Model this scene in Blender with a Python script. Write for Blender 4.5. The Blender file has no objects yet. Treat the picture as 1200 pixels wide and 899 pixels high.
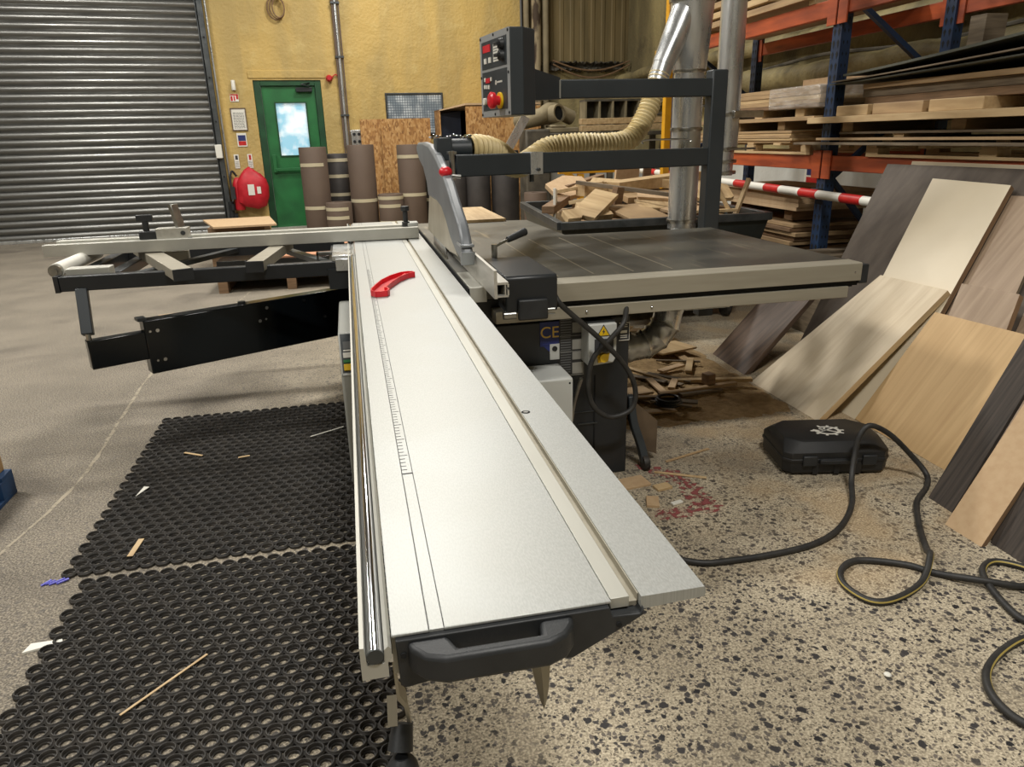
import bpy, bmesh, math, random
from mathutils import Vector, Matrix
random.seed(7)
SC = bpy.context.scene
COL = SC.collection
PI = math.pi
R = math.radians

# ------------------------------------------------------------------ materials
MATS = {}
def lin(c):
    return tuple(((v/255.0)/12.92 if v/255.0 <= 0.04045 else ((v/255.0+0.055)/1.055)**2.4) for v in c)
def mat(name, col, rough=.6, metal=0., col2=None, nscale=8., stretch=(1, 1, 1), detail=5., lo=.35, hi=.65,
        bump=0., bscale=None, spec=None, coat=0., alpha=1., trans=0., dist=0., rough2=None):
    if name in MATS: return MATS[name]
    m = bpy.data.materials.new(name); m.use_nodes = True
    nt = m.node_tree; b = nt.nodes['Principled BSDF']
    b.inputs['Roughness'].default_value = rough
    b.inputs['Metallic'].default_value = metal
    b.inputs['Base Color'].default_value = (*lin(col), 1)
    if spec is not None: b.inputs['Specular IOR Level'].default_value = spec
    if coat: b.inputs['Coat Weight'].default_value = coat
    if trans: b.inputs['Transmission Weight'].default_value = trans
    if alpha < 1: b.inputs['Alpha'].default_value = alpha
    if col2 is not None or bump:
        tc = nt.nodes.new('ShaderNodeTexCoord'); mp = nt.nodes.new('ShaderNodeMapping')
        mp.inputs['Scale'].default_value = stretch
        nt.links.new(tc.outputs['Object'], mp.inputs['Vector'])
        nz = nt.nodes.new('ShaderNodeTexNoise'); nz.inputs['Scale'].default_value = nscale
        nz.inputs['Detail'].default_value = detail; nz.inputs['Distortion'].default_value = dist
        nt.links.new(mp.outputs['Vector'], nz.inputs['Vector'])
        if col2 is not None:
            rp = nt.nodes.new('ShaderNodeValToRGB')
            rp.color_ramp.elements[0].position = lo; rp.color_ramp.elements[0].color = (*lin(col), 1)
            rp.color_ramp.elements[1].position = hi; rp.color_ramp.elements[1].color = (*lin(col2), 1)
            nt.links.new(nz.outputs['Fac'], rp.inputs['Fac'])
            nt.links.new(rp.outputs['Color'], b.inputs['Base Color'])
        if rough2 is not None:
            mr = nt.nodes.new('ShaderNodeMapRange')
            mr.inputs['To Min'].default_value = rough; mr.inputs['To Max'].default_value = rough2
            mr.inputs['From Min'].default_value = lo; mr.inputs['From Max'].default_value = hi
            nt.links.new(nz.outputs['Fac'], mr.inputs['Value']); nt.links.new(mr.outputs['Result'], b.inputs['Roughness'])
        if bump:
            n2 = nz
            if bscale:
                n2 = nt.nodes.new('ShaderNodeTexNoise'); n2.inputs['Scale'].default_value = bscale
                n2.inputs['Detail'].default_value = 6; nt.links.new(mp.outputs['Vector'], n2.inputs['Vector'])
            bp = nt.nodes.new('ShaderNodeBump'); bp.inputs['Strength'].default_value = min(1, bump)
            bp.inputs['Distance'].default_value = .02 * max(1, bump)
            nt.links.new(n2.outputs['Fac'], bp.inputs['Height']); nt.links.new(bp.outputs['Normal'], b.inputs['Normal'])
    MATS[name] = m
    return m

def wood(name, c1, c2, scale=6, rough=.6, along='Y', s=14.):
    st = {'Y': (s, 1., s), 'X': (1., s, s), 'Z': (s, s, 1.)}[along]
    return mat(name, c1, rough, 0, c2, nscale=scale, stretch=st, detail=8, lo=.3, hi=.7, bump=.04, dist=.6)

M = {}
M['paint_black'] = mat('satin black steel paint', (30, 33, 36), .38, 0, (38, 41, 44), nscale=3, bump=.02, bscale=300)
M['panel_black'] = mat('gloss black sheet steel', (10, 14, 17), .16, 0, (14, 19, 22), nscale=2)
M['anthracite'] = mat('anthracite powder coat', (46, 52, 56), .45, 0, (52, 58, 62), nscale=4, bump=.03, bscale=400)
M['plastic_black'] = mat('moulded black plastic', (33, 35, 37), .5, 0, (46, 48, 50), nscale=12, bump=.04, bscale=220)
M['alu'] = mat('anodised aluminium', (190, 188, 179), .4, .6, (206, 204, 196), nscale=3, stretch=(12, 1, 12))
M['alu_x'] = mat('anodised aluminium fence', (205, 202, 192), .36, .8, (225, 222, 212), nscale=3, stretch=(1, 10, 10))
M['alu_pale'] = mat('pale satin aluminium', (182, 181, 172), .5, .4, (190, 189, 180), nscale=3, stretch=(4, 1, 4))
M['alu_beige'] = mat('matt champagne aluminium', (164, 158, 142), .5, .4, (174, 168, 152), nscale=3, stretch=(1, 10, 10))
M['chrome'] = mat('polished steel rod', (215, 217, 222), .1, 1.)
M['steel'] = mat('bright steel', (190, 190, 186), .28, 1., (160, 160, 158), nscale=20)
M['galv'] = mat('galvanised duct steel', (196, 199, 200), .24, .8, (216, 218, 218), nscale=5, stretch=(3, 3, .6), rough2=.34)
M['shutter'] = mat('galvanised shutter slats', (142, 142, 139), .33, .8, (118, 118, 115), nscale=2.2, stretch=(.6, 1, 9), rough2=.45)
M['dark_steel'] = mat('dark bare steel', (70, 74, 76), .42, .7, (92, 95, 96), nscale=9)
M['grey_paint'] = mat('light grey machine paint', (152, 153, 146), .45, 0, (162, 163, 156), nscale=3)
M['white_box'] = mat('off white enclosure', (196, 198, 194), .45)
M['white'] = mat('white paint', (228, 226, 216), .5)
M['paper'] = mat('white paper', (226, 224, 214), .7)
M['print'] = mat('dark print', (60, 60, 62), .7)
M['print_grey'] = mat('grey print', (110, 112, 112), .7)
M['red'] = mat('bright red plastic', (206, 24, 38), .35, 0, (222, 40, 52), nscale=6)
M['red_tape'] = mat('red reflective band', (196, 34, 32), .45, 0, (176, 28, 28), nscale=20)
M['red_cloth'] = mat('red extinguisher cover', (176, 18, 34), .5, 0, (200, 34, 48), nscale=9, bump=.1)
M['yellow'] = mat('yellow plastic', (232, 190, 30), .4)
M['yellow_paint'] = mat('yellow safety paint', (214, 158, 22), .5, 0, (196, 140, 20), nscale=7)
M['green_button'] = mat('green button', (40, 120, 60), .4)
M['rubber'] = mat('black rubber', (34, 32, 30), .6, 0, (56, 52, 47), nscale=40, bump=.05, bscale=300)
M['cable'] = mat('black rubber cable', (38, 38, 38), .55, 0, (52, 51, 49), nscale=30)
M['stripe'] = mat('yellow hose stripe', (176, 156, 82), .5)
M['hose'] = mat('cream ribbed hose', (226, 208, 160), .5, 0, (212, 192, 140), nscale=6)
M['green_door'] = mat('green door paint', (34, 112, 58), .5, 0, (26, 92, 48), nscale=3, bump=.05, bscale=60)
M['dark_green'] = mat('dark green frame paint', (22, 76, 42), .5, 0, (16, 60, 34), nscale=4, bump=.05, bscale=60)
M['rack_blue'] = mat('blue rack paint', (32, 56, 88), .5, 0, (24, 40, 66), nscale=7)
M['rack_orange'] = mat('orange rack paint', (184, 84, 40), .55, 0, (134, 58, 30), nscale=4, stretch=(2, .5, 4))
M['hole'] = mat('dark slot', (12, 13, 15), .8)
M['roll_brown'] = mat('brown paper roll', (104, 88, 76), .7, 0, (96, 81, 70), nscale=3, stretch=(1, 1, .6))
M['roll_dark'] = mat('dark grey roll', (66, 62, 60), .6, 0, (56, 53, 52), nscale=5)
M['tape'] = mat('cream packing tape', (196, 186, 158), .45)
M['slab_dark'] = mat('dark stained sheet', (94, 84, 74), .7, 0, (72, 63, 55), nscale=3.5, stretch=(3, 1, 1), bump=.02)
M['cream_sheet'] = mat('cream laminate sheet', (214, 200, 172), .45, 0, (222, 209, 183), nscale=2)
M['pale_wood'] = mat('pale oak veneer', (220, 205, 178), .55, 0, (202, 184, 154), nscale=2.6, stretch=(9, .9, 9), detail=8, lo=.32, hi=.72, dist=.8)
M['oak'] = mat('golden oak veneer', (206, 174, 126), .6, 0, (188, 154, 108), nscale=2.6, stretch=(16, .6, 16), detail=8, lo=.3, hi=.72, dist=.4)
M['grey_oak'] = mat('grey oak veneer', (174, 152, 128), .6, 0, (148, 126, 104), nscale=2.4, stretch=(11, .7, 11), detail=8, lo=.3, hi=.7, dist=.7)
M['brown_ven'] = mat('dark brown veneer', (106, 86, 70), .55, 0, (72, 57, 46), nscale=2.6, stretch=(9, .8, 9), detail=7, dist=.6)
M['charcoal_wood'] = mat('charcoal wood grain', (78, 69, 62), .7, 0, (46, 41, 37), nscale=3, stretch=(22, .7, 22), detail=8, lo=.35, hi=.65)
M['mdf'] = mat('tan fibreboard', (196, 168, 132), .7, 0, (188, 158, 122), nscale=30)
M['pine'] = mat('pale pine', (202, 176, 134), .6, 0, (178, 150, 110), nscale=3, stretch=(8, 1, 8), detail=6)
M['ply'] = mat('dusty plywood', (176, 148, 110), .65, 0, (148, 122, 90), nscale=3, stretch=(1, 1, 9), detail=6)
M['board_brown'] = mat('brown board edge', (136, 108, 80), .7, 0, (110, 86, 62), nscale=5, stretch=(1, 1, 12))
M['board_grey'] = mat('greyed board edge', (126, 112, 92), .7, 0, (98, 86, 70), nscale=5, stretch=(1, 1, 12))
M['board_green'] = mat('grey green laminate sheet', (86, 88, 78), .5, 0, (70, 72, 64), nscale=2)
M['film'] = mat('clear wrapping film', (226, 222, 214), .15, 0, alpha=.34, bump=2.5, bscale=14, spec=.9)
M['grime'] = mat('grimy machine castings', (92, 86, 74), .7, 0, (60, 56, 48), nscale=6, bump=.2)
M['dust'] = mat('dusty beige lagging', (146, 134, 106), .85, 0, (112, 102, 80), nscale=2.5, bump=.5, bscale=9)
M['sawdust'] = mat('sawdust', (176, 148, 106), .95, 0, (146, 120, 82), nscale=25, bump=.8, bscale=70)
M['case'] = mat('black tool case plastic', (27, 28, 29), .5, 0, (38, 38, 38), nscale=7, bump=.08, bscale=260)
M['navy'] = mat('navy blue', (36, 46, 104), .5)
M['gold'] = mat('gold print', (222, 184, 84), .5)
M['pallet_blue'] = mat('blue painted pallet', (28, 66, 108), .65, 0, (22, 50, 84), nscale=8)
M['card'] = mat('brown cardboard', (176, 140, 94), .7, 0, (160, 126, 84), nscale=5)
M['glass'] = mat('daylit glass', (190, 214, 226), .1)
M['skin_dark'] = mat('dark void', (14, 14, 13), .9)

def emissive(name, col, strength, col2, scale):
    m = bpy.data.materials.new(name); m.use_nodes = True; nt = m.node_tree
    b = nt.nodes['Principled BSDF']
    tc = nt.nodes.new('ShaderNodeTexCoord'); nz = nt.nodes.new('ShaderNodeTexNoise')
    nz.inputs['Scale'].default_value = scale; nz.inputs['Detail'].default_value = 6
    rp = nt.nodes.new('ShaderNodeValToRGB')
    rp.color_ramp.elements[0].position = .38; rp.color_ramp.elements[0].color = (*lin(col), 1)
    rp.color_ramp.elements[1].position = .6; rp.color_ramp.elements[1].color = (*lin(col2), 1)
    nt.links.new(tc.outputs['Object'], nz.inputs['Vector']); nt.links.new(nz.outputs['Fac'], rp.inputs['Fac'])
    nt.links.new(rp.outputs['Color'], b.inputs['Emission Color']); nt.links.new(rp.outputs['Color'], b.inputs['Base Color'])
    b.inputs['Emission Strength'].default_value = strength; b.inputs['Roughness'].default_value = .15
    return m
M['daylight'] = emissive('daylight through door glass', (150, 200, 222), 1.0, (232, 244, 250), 5)

def osb_mat():
    m = bpy.data.materials.new('oriented strand board'); m.use_nodes = True; nt = m.node_tree
    b = nt.nodes['Principled BSDF']; b.inputs['Roughness'].default_value = .7
    tc = nt.nodes.new('ShaderNodeTexCoord'); mp = nt.nodes.new('ShaderNodeMapping')
    mp.inputs['Rotation'].default_value = (0, .5, 0); mp.inputs['Scale'].default_value = (44, 44, 20)
    vo = nt.nodes.new('ShaderNodeTexVoronoi'); vo.inputs['Scale'].default_value = 1
    rp = nt.nodes.new('ShaderNodeValToRGB'); rp.color_ramp.interpolation = 'LINEAR'
    e = rp.color_ramp.elements; e[0].position = 0; e[0].color = (*lin((140, 98, 56)), 1); e[1].position = 1; e[1].color = (*lin((206, 164, 108)), 1)
    k = e.new(.35); k.color = (*lin((176, 128, 72)), 1)
    nt.links.new(tc.outputs['Object'], mp.inputs['Vector']); nt.links.new(mp.outputs['Vector'], vo.inputs['Vector'])
    sp = nt.nodes.new('ShaderNodeSeparateColor'); nt.links.new(vo.outputs['Color'], sp.inputs['Color'])
    nt.links.new(sp.outputs['Red'], rp.inputs['Fac']); nt.links.new(rp.outputs['Color'], b.inputs['Base Color'])
    return m
M['osb'] = osb_mat()

def mth(nt, op, a, b=None, c=None):
    n = nt.nodes.new('ShaderNodeMath'); n.operation = op
    for i, v in enumerate((a, b, c)):
        if v is None: continue
        if isinstance(v, (int, float)): n.inputs[i].default_value = v
        else: nt.links.new(v, n.inputs[i])
    return n.outputs[0]
def mixc(nt, f, a, b):
    n = nt.nodes.new('ShaderNodeMix'); n.data_type = 'RGBA'
    for s, v in ((n.inputs[0], f), (n.inputs[6], a), (n.inputs[7], b)):
        if isinstance(v, (int, float)): s.default_value = v
        elif isinstance(v, tuple): s.default_value = (*lin(v), 1)
        else: nt.links.new(v, s)
    return n.outputs[2]
def mrange(nt, v, a, b, c=0., d=1., smooth=True):
    n = nt.nodes.new('ShaderNodeMapRange'); n.interpolation_type = 'SMOOTHSTEP' if smooth else 'LINEAR'
    n.inputs['From Min'].default_value = a; n.inputs['From Max'].default_value = b
    n.inputs['To Min'].default_value = c; n.inputs['To Max'].default_value = d
    nt.links.new(v, n.inputs['Value']); return n.outputs['Result']
def noise(nt, vec, scale, detail=4, dist=0):
    n = nt.nodes.new('ShaderNodeTexNoise'); n.inputs['Scale'].default_value = scale; n.inputs['Detail'].default_value = detail
    n.inputs['Distortion'].default_value = dist; nt.links.new(vec, n.inputs['Vector']); return n

def floor_mat():
    m = bpy.data.materials.new('exposed aggregate concrete'); m.use_nodes = True; nt = m.node_tree
    b = nt.nodes['Principled BSDF']
    tc = nt.nodes.new('ShaderNodeTexCoord'); P = tc.outputs['Object']
    sx = nt.nodes.new('ShaderNodeSeparateXYZ'); nt.links.new(P, sx.inputs[0]); X, Y = sx.outputs[0], sx.outputs[1]
    wn = noise(nt, P, 70, 3)                              # warped coordinate so the stones are irregular
    va = nt.nodes.new('ShaderNodeVectorMath'); va.operation = 'SCALE'; va.inputs['Scale'].default_value = .018
    nt.links.new(wn.outputs['Color'], va.inputs[0])
    ad = nt.nodes.new('ShaderNodeVectorMath'); ad.operation = 'ADD'; nt.links.new(P, ad.inputs[0]); nt.links.new(va.outputs[0], ad.inputs[1])
    big = noise(nt, P, .55, 3).outputs['Fac']; mid = noise(nt, P, 2.3, 5).outputs['Fac']; fine = noise(nt, P, 150, 4).outputs['Fac']; patch = noise(nt, P, 5.5, 5).outputs['Fac']
    def stones(scale, keep, size):
        v = nt.nodes.new('ShaderNodeTexVoronoi'); v.distance = 'EUCLIDEAN'; v.inputs['Scale'].default_value = scale
        nt.links.new(ad.outputs[0], v.inputs['Vector'])
        sc = nt.nodes.new('ShaderNodeSeparateColor'); nt.links.new(v.outputs['Color'], sc.inputs['Color'])
        k = mth(nt, 'GREATER_THAN', sc.outputs['Red'], keep)
        lim = mth(nt, 'MULTIPLY_ADD', sc.outputs['Green'], size*.7, size*.45)
        e = mrange(nt, mth(nt, 'SUBTRACT', lim, v.outputs['Distance']), -.05, .05)
        return mth(nt, 'MULTIPLY', k, e), sc.outputs['Blue']
    s1, t1 = stones(42, .46, .42)
    s2, t2 = stones(74, .42, .46)
    s3, t3 = stones(140, .38, .5)
    # how worn (stone showing) each area is: strong to the right front, faint on the far left
    wear = mrange(nt, mth(nt, 'ADD', X, mth(nt, 'MULTIPLY_ADD', mid, 1.6, -.8)), -1.7, .4, .35, 1.)
    worn_y = mrange(nt, mth(nt, 'ADD', Y, mth(nt, 'MULTIPLY_ADD', mid, 1.4, -.7)), 1.7, 3.4, 1., .6)
    wear = mth(nt, 'MULTIPLY', wear, worn_y)
    wear = mth(nt, 'MULTIPLY', wear, mrange(nt, Y, 3.5, 9, 1., .5))
    wear = mth(nt, 'MULTIPLY', wear, mrange(nt, patch, .25, .5, .45, 1.))
    paste = mixc(nt, mrange(nt, patch, .3, .7), (176, 163, 139), (206, 193, 167))
    grey = mixc(nt, mrange(nt, mid, .3, .7), (100, 94, 86), (126, 118, 107))
    left = mrange(nt, mth(nt, 'ADD', X, mth(nt, 'MULTIPLY_ADD', big, 1.5, -.75)), -1.2, .5)
    base = mixc(nt, left, grey, paste)
    base = mixc(nt, mrange(nt, fine, .38, .66), mixc(nt, .45, base, (70, 64, 56)), mixc(nt, .35, base, (216, 204, 180)))
    stone = mixc(nt, t1, (30, 30, 33), (84, 80, 78))
    stone2 = mixc(nt, t2, (40, 38, 39), (112, 104, 96))
    stone3 = mixc(nt, t3, (58, 54, 50), (150, 138, 118))
    c = mixc(nt, mth(nt, 'MULTIPLY', s3, mth(nt, 'MULTIPLY', wear, .85)), base, stone3)
    c = mixc(nt, mth(nt, 'MULTIPLY', s2, wear), c, stone2)
    c = mixc(nt, mth(nt, 'MULTIPLY', s1, wear), c, stone)
    # sawdust lying on the right-hand floor by the saw
    sd = mth(nt, 'MULTIPLY', mrange(nt, mth(nt, 'ADD', X, mth(nt, 'MULTIPLY_ADD', mid, 1.2, -.6)), .9, 1.8),
             mrange(nt, mth(nt, 'ADD', Y, mth(nt, 'MULTIPLY_ADD', mid, .8, -.4)), 1.65, 1.95))
    sd = mth(nt, 'MULTIPLY', sd, mrange(nt, noise(nt, P, 3.2, 6).outputs['Fac'], .42, .62, .05, .8))
    c = mixc(nt, sd, c, mixc(nt, mrange(nt, fine, .35, .65), (146, 126, 98), (194, 172, 138)))
    oil = mrange(nt, noise(nt, P, 1.1, 6, .6).outputs['Fac'], .54, .72, 0, .5)
    c = mixc(nt, oil, c, (74, 68, 62))
    nt.links.new(c, b.inputs['Base Color'])
    rr = mrange(nt, mth(nt, 'ADD', s1, s2), 0, 1, .8, .62); nt.links.new(rr, b.inputs['Roughness'])
    b.inputs['Specular IOR Level'].default_value = .3
    bp = nt.nodes.new('ShaderNodeBump'); bp.inputs['Strength'].default_value = .4; bp.inputs['Distance'].default_value = .005
    nt.links.new(mth(nt, 'ADD', mth(nt, 'MULTIPLY', s1, -.5), fine), bp.inputs['Height']); nt.links.new(bp.outputs['Normal'], b.inputs['Normal'])
    return m
M['floor'] = floor_mat()

def wall_mat(name, a, b_, c_, bump=.9, scale=5):
    m = bpy.data.materials.new(name); m.use_nodes = True; nt = m.node_tree
    b = nt.nodes['Principled BSDF']; b.inputs['Roughness'].default_value = .62
    tc = nt.nodes.new('ShaderNodeTexCoord'); P = tc.outputs['Object']
    mp = nt.nodes.new('ShaderNodeMapping'); mp.inputs['Scale'].default_value = (1.6, 1, .35); nt.links.new(P, mp.inputs['Vector'])
    n1 = noise(nt, mp.outputs['Vector'], 1.4, 6, .4).outputs['Fac']; n2 = noise(nt, P, scale, 7).outputs['Fac']; n3 = noise(nt, P, 22, 4).outputs['Fac']
    c = mixc(nt, mrange(nt, n1, .35, .65), a, b_); c = mixc(nt, mrange(nt, n2, .55, .75, 0, .6), c, c_)
    nt.links.new(c, b.inputs['Base Color'])
    bp = nt.nodes.new('ShaderNodeBump'); bp.inputs['Strength'].default_value = bump; bp.inputs['Distance'].default_value = .035
    nt.links.new(mth(nt, 'MULTIPLY_ADD', n3, .35, n2), bp.inputs['Height']); nt.links.new(bp.outputs['Normal'], b.inputs['Normal'])
    return m
M['yellow_wall'] = wall_mat('yellow sprayed foam wall', (198, 168, 98), (178, 154, 96), (206, 184, 122), .8, 3)
M['beige_wall'] = wall_mat('dusty sprayed foam wall', (164, 150, 106), (110, 100, 72), (66, 60, 46), 1., 2.2)
M['clad'] = mat('dusty corrugated cladding', (128, 112, 76), .7, 0, (104, 92, 62), nscale=1.6, stretch=(4, 4, .5), detail=6)
M['white_wall'] = mat('white painted blockwork', (206, 208, 204), .6, 0, (190, 190, 184), nscale=3, bump=.2, bscale=30)
M['plaster'] = mat('plain warehouse wall', (150, 140, 116), .8, 0, (132, 124, 104), nscale=2)
M['ceil'] = mat('grey roof lining', (120, 118, 112), .8)

def table_mat():
    # cast iron rip table: dusty, with brushed streaks running across
    m = bpy.data.materials.new('dusty cast iron table'); m.use_nodes = True; nt = m.node_tree
    b = nt.nodes['Principled BSDF']; b.inputs['Metallic'].default_value = .55
    tc = nt.nodes.new('ShaderNodeTexCoord'); P = tc.outputs['Object']
    n1 = noise(nt, P, 2.4, 5, .5).outputs['Fac']
    mp = nt.nodes.new('ShaderNodeMapping'); mp.inputs['Scale'].default_value = (9, .8, 1); nt.links.new(P, mp.inputs['Vector'])
    n2 = noise(nt, mp.outputs['Vector'], 2.6, 4).outputs['Fac']
    c = mixc(nt, mrange(nt, n1, .35, .65), (80, 81, 78), (104, 101, 91))
    c = mixc(nt, mrange(nt, n2, .6, .74, 0, .55), c, (160, 150, 128))
    nt.links.new(c, b.inputs['Base Color']); nt.links.new(mrange(nt, n1, .3, .7, .34, .5), b.inputs['Roughness'])
    return m
M['iron'] = table_mat()

def slide_mat():
    m = bpy.data.materials.new('brushed sliding table aluminium'); m.use_nodes = True; nt = m.node_tree
    b = nt.nodes['Principled BSDF']; b.inputs['Metallic'].default_value = .4
    tc = nt.nodes.new('ShaderNodeTexCoord'); P = tc.outputs['Object']
    sx = nt.nodes.new('ShaderNodeSeparateXYZ'); nt.links.new(P, sx.inputs[0]); Y = sx.outputs[1]
    mp = nt.nodes.new('ShaderNodeMapping'); mp.inputs['Scale'].default_value = (200, 60, 1); nt.links.new(P, mp.inputs['Vector'])
    n0 = noise(nt, mp.outputs['Vector'], 2.5, 3).outputs['Fac']
    n1 = noise(nt, P, 3.2, 6, .6).outputs['Fac']
    c = mixc(nt, mrange(nt, n0, .3, .7), (166, 168, 165), (181, 183, 180))
    dust = mth(nt, 'MULTIPLY', mrange(nt, Y, 1.2, 3.0, .05, .8), mrange(nt, n1, .36, .6))
    c = mixc(nt, dust, c, (168, 156, 126))
    nt.links.new(c, b.inputs['Base Color'])
    nt.links.new(mth(nt, 'ADD', mrange(nt, n0, .3, .7, .42, .48), mth(nt, 'MULTIPLY', dust, .25)), b.inputs['Roughness'])
    return m
M['slide'] = slide_mat()

# ------------------------------------------------------------------ mesh builder (coordinates in world space unless a frame is given)
WM = {}
class MB:
    def __init__(s): s.v = []; s.f = []; s.mi = []; s.cur = 0
    def add(s, vs, fs):
        o = len(s.v); s.v += [Vector(p) for p in vs]
        for f in fs: s.f.append([i+o for i in f]); s.mi.append(s.cur)
        return s
    def box(s, x0, x1, y0, y1, z0, z1, mtx=None):
        vs = [Vector((x, y, z)) for z in (z0, z1) for y in (y0, y1) for x in (x0, x1)]
        if mtx: vs = [mtx @ p for p in vs]
        return s.add(vs, [(0, 2, 3, 1), (4, 5, 7, 6), (0, 1, 5, 4), (2, 6, 7, 3), (0, 4, 6, 2), (1, 3, 7, 5)])
    def beam(s, a, b, w, h, up=(0, 0, 1)):
        a, b = Vector(a), Vector(b); t = (b-a).normalized(); u = Vector(up)
        if abs(t.dot(u)) > .98: u = Vector((0, 1, 0))
        r = t.cross(u).normalized(); u = r.cross(t).normalized()
        vs = []
        for p in (a, b):
            for sx, sz in ((-1, -1), (1, -1), (1, 1), (-1, 1)): vs.append(p + r*sx*w/2 + u*sz*h/2)
        return s.add(vs, [(0, 1, 2, 3), (7, 6, 5, 4), (0, 4, 5, 1), (1, 5, 6, 2), (2, 6, 7, 3), (3, 7, 4, 0)])
    def loft(s, rings, caps=True, closed=False):
        n = len(rings[0]); vs = [p for r in rings for p in r]; fs = []
        k = len(rings)
        for i in range(k if closed else k-1):
            j = (i+1) % k
            for q in range(n): fs.append((i*n+q, i*n+(q+1) % n, j*n+(q+1) % n, j*n+q))
        if caps and not closed:
            fs.append(tuple(range(n))[::-1]); fs.append(tuple((k-1)*n+q for q in range(n)))
        return s.add(vs, fs)
    def prism(s, poly, axis, a0, a1):
        def pt(u, w, a):
            return {'x': (a, u, w), 'y': (u, a, w), 'z': (u, w, a)}[axis]
        return s.loft([[pt(u, w, a0) for u, w in poly], [pt(u, w, a1) for u, w in poly]])
    def cyl(s, a, b, r0, r1=None, n=20, caps=True):
        r1 = r0 if r1 is None else r1
        a, b = Vector(a), Vector(b); t = (b-a).normalized()
        u = t.orthogonal().normalized(); w = t.cross(u)
        return s.loft([[p + (u*math.cos(2*PI*i/n) + w*math.sin(2*PI*i/n))*r for i in range(n)] for p, r in ((a, r0), (b, r1))], caps)
    def lathe(s, prof, a, b=(0, 0, 1), n=24):
        a = Vector(a); t = Vector(b).normalized(); u = t.orthogonal().normalized(); w = t.cross(u)
        return s.loft([[a + t*h + (u*math.cos(2*PI*i/n) + w*math.sin(2*PI*i/n))*r for i in range(n)] for r, h in prof])
    def tube(s, pts, r, n=10, up=None, caps=True, radii=None, stripe=None):
        pts = [Vector(p) for p in pts]; rings = []; u = None
        for i, p in enumerate(pts):
            t = (pts[min(i+1, len(pts)-1)] - pts[max(i-1, 0)]).normalized()
            if u is None: u = t.orthogonal().normalized() if up is None else (Vector(up) - t*t.dot(Vector(up))).normalized()
            else: u = (u - t*t.dot(u)).normalized()
            w = t.cross(u); rr = radii[i] if radii else r
            rings.append([p + (u*math.cos(2*PI*k/n) + w*math.sin(2*PI*k/n))*rr for k in range(n)])
        f0 = len(s.f); s.loft(rings, caps)
        if stripe:
            for q in range((len(pts)-1)*n):
                if (q % n) in stripe[1] and (q//n)/len(pts) >= stripe[2]: s.mi[f0+q] = stripe[0]
        return s
    def sweep(s, pts, sec, up=(0, 0, 1)):
        pts = [Vector(p) for p in pts]; up = Vector(up); rings = []
        for i, p in enumerate(pts):
            t = (pts[min(i+1, len(pts)-1)] - pts[max(i-1, 0)]).normalized()
            r = t.cross(up).normalized(); u = r.cross(t)
            rings.append([p + r*a + u*b for a, b in sec])
        return s.loft(rings)
    def sphere(s, c, r, n=12, sz=1.):
        c = Vector(c); rings = []
        for i in range(1, n):
            ph = PI*i/n; rings.append([c + Vector((math.sin(ph)*math.cos(2*PI*k/(2*n))*r, math.sin(ph)*math.sin(2*PI*k/(2*n))*r, -math.cos(ph)*r*sz)) for k in range(2*n)])
        return s.loft(rings)
    def quad(s, a, b, c, d): return s.add([a, b, c, d], [(0, 1, 2, 3)])
    def build(s, name, m, parent=None, bevel=0., smooth=True, loc=None, local=False, rotz=0., seg=2):
        """local=True: the vertices are already in the parent's (or the object's own) frame."""
        me = bpy.data.meshes.new(name); o = bpy.data.objects.new(name, me); COL.objects.link(o)
        vs = s.v
        if parent is not None:
            o.parent = parent; W = WM[parent.name]
            if not local: vs = [W.inverted() @ p for p in vs]
            WM[o.name] = W
        else:
            if loc is None:
                xs = [p.x for p in vs]; ys = [p.y for p in vs]; loc = ((min(xs)+max(xs))/2, (min(ys)+max(ys))/2, min(p.z for p in vs))
            W = Matrix.Translation(loc) @ Matrix.Rotation(rotz, 4, 'Z')
            if not local: vs = [W.inverted() @ p for p in vs]
            o.matrix_world = W; WM[o.name] = W
        me.from_pydata([tuple(p) for p in vs], [], s.f)
        for mm in (m if isinstance(m, (list, tuple)) else [m]): me.materials.append(mm)
        for p, k in zip(me.polygons, s.mi): p.material_index = k
        bm = bmesh.new(); bm.from_mesh(me); bmesh.ops.recalc_face_normals(bm, faces=bm.faces); bm.to_mesh(me); bm.free()
        if smooth:
            for p in me.polygons: p.use_smooth = True
            me.set_sharp_from_angle(angle=R(38))
        if bevel:
            bv = o.modifiers.new('edge_softening', 'BEVEL'); bv.width = bevel; bv.segments = seg; bv.limit_method = 'ANGLE'; bv.angle_limit = R(40)
        return o
def tag(o, label, cat, group=None, kind=None):
    o['label'] = label; o['category'] = cat
    if group: o['group'] = group
    if kind: o['kind'] = kind
    return o
def thing(name, label, cat, loc=(0, 0, 0), rotz=0., group=None, kind=None):
    o = bpy.data.objects.new(name, None); COL.objects.link(o); o.empty_display_size = .1
    W = Matrix.Translation(loc) @ Matrix.Rotation(rotz, 4, 'Z'); o.matrix_world = W; WM[o.name] = W
    if kind == 'structure': o['kind'] = kind
    else: tag(o, label, cat, group)
    return o
def dup(root, loc, rotz=0., label=None, scale=None):
    r = root.copy(); COL.objects.link(r)
    W = Matrix.Translation(loc) @ Matrix.Rotation(rotz, 4, 'Z')
    if scale: W = W @ Matrix.Diagonal((*scale, 1))
    r.matrix_world = W; WM[r.name] = W
    if label: r['label'] = label
    for ch in list(root.children):
        c = ch.copy(); COL.objects.link(c); c.parent = r
        for g in list(ch.children):
            d = g.copy(); COL.objects.link(d); d.parent = c
    return r
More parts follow.
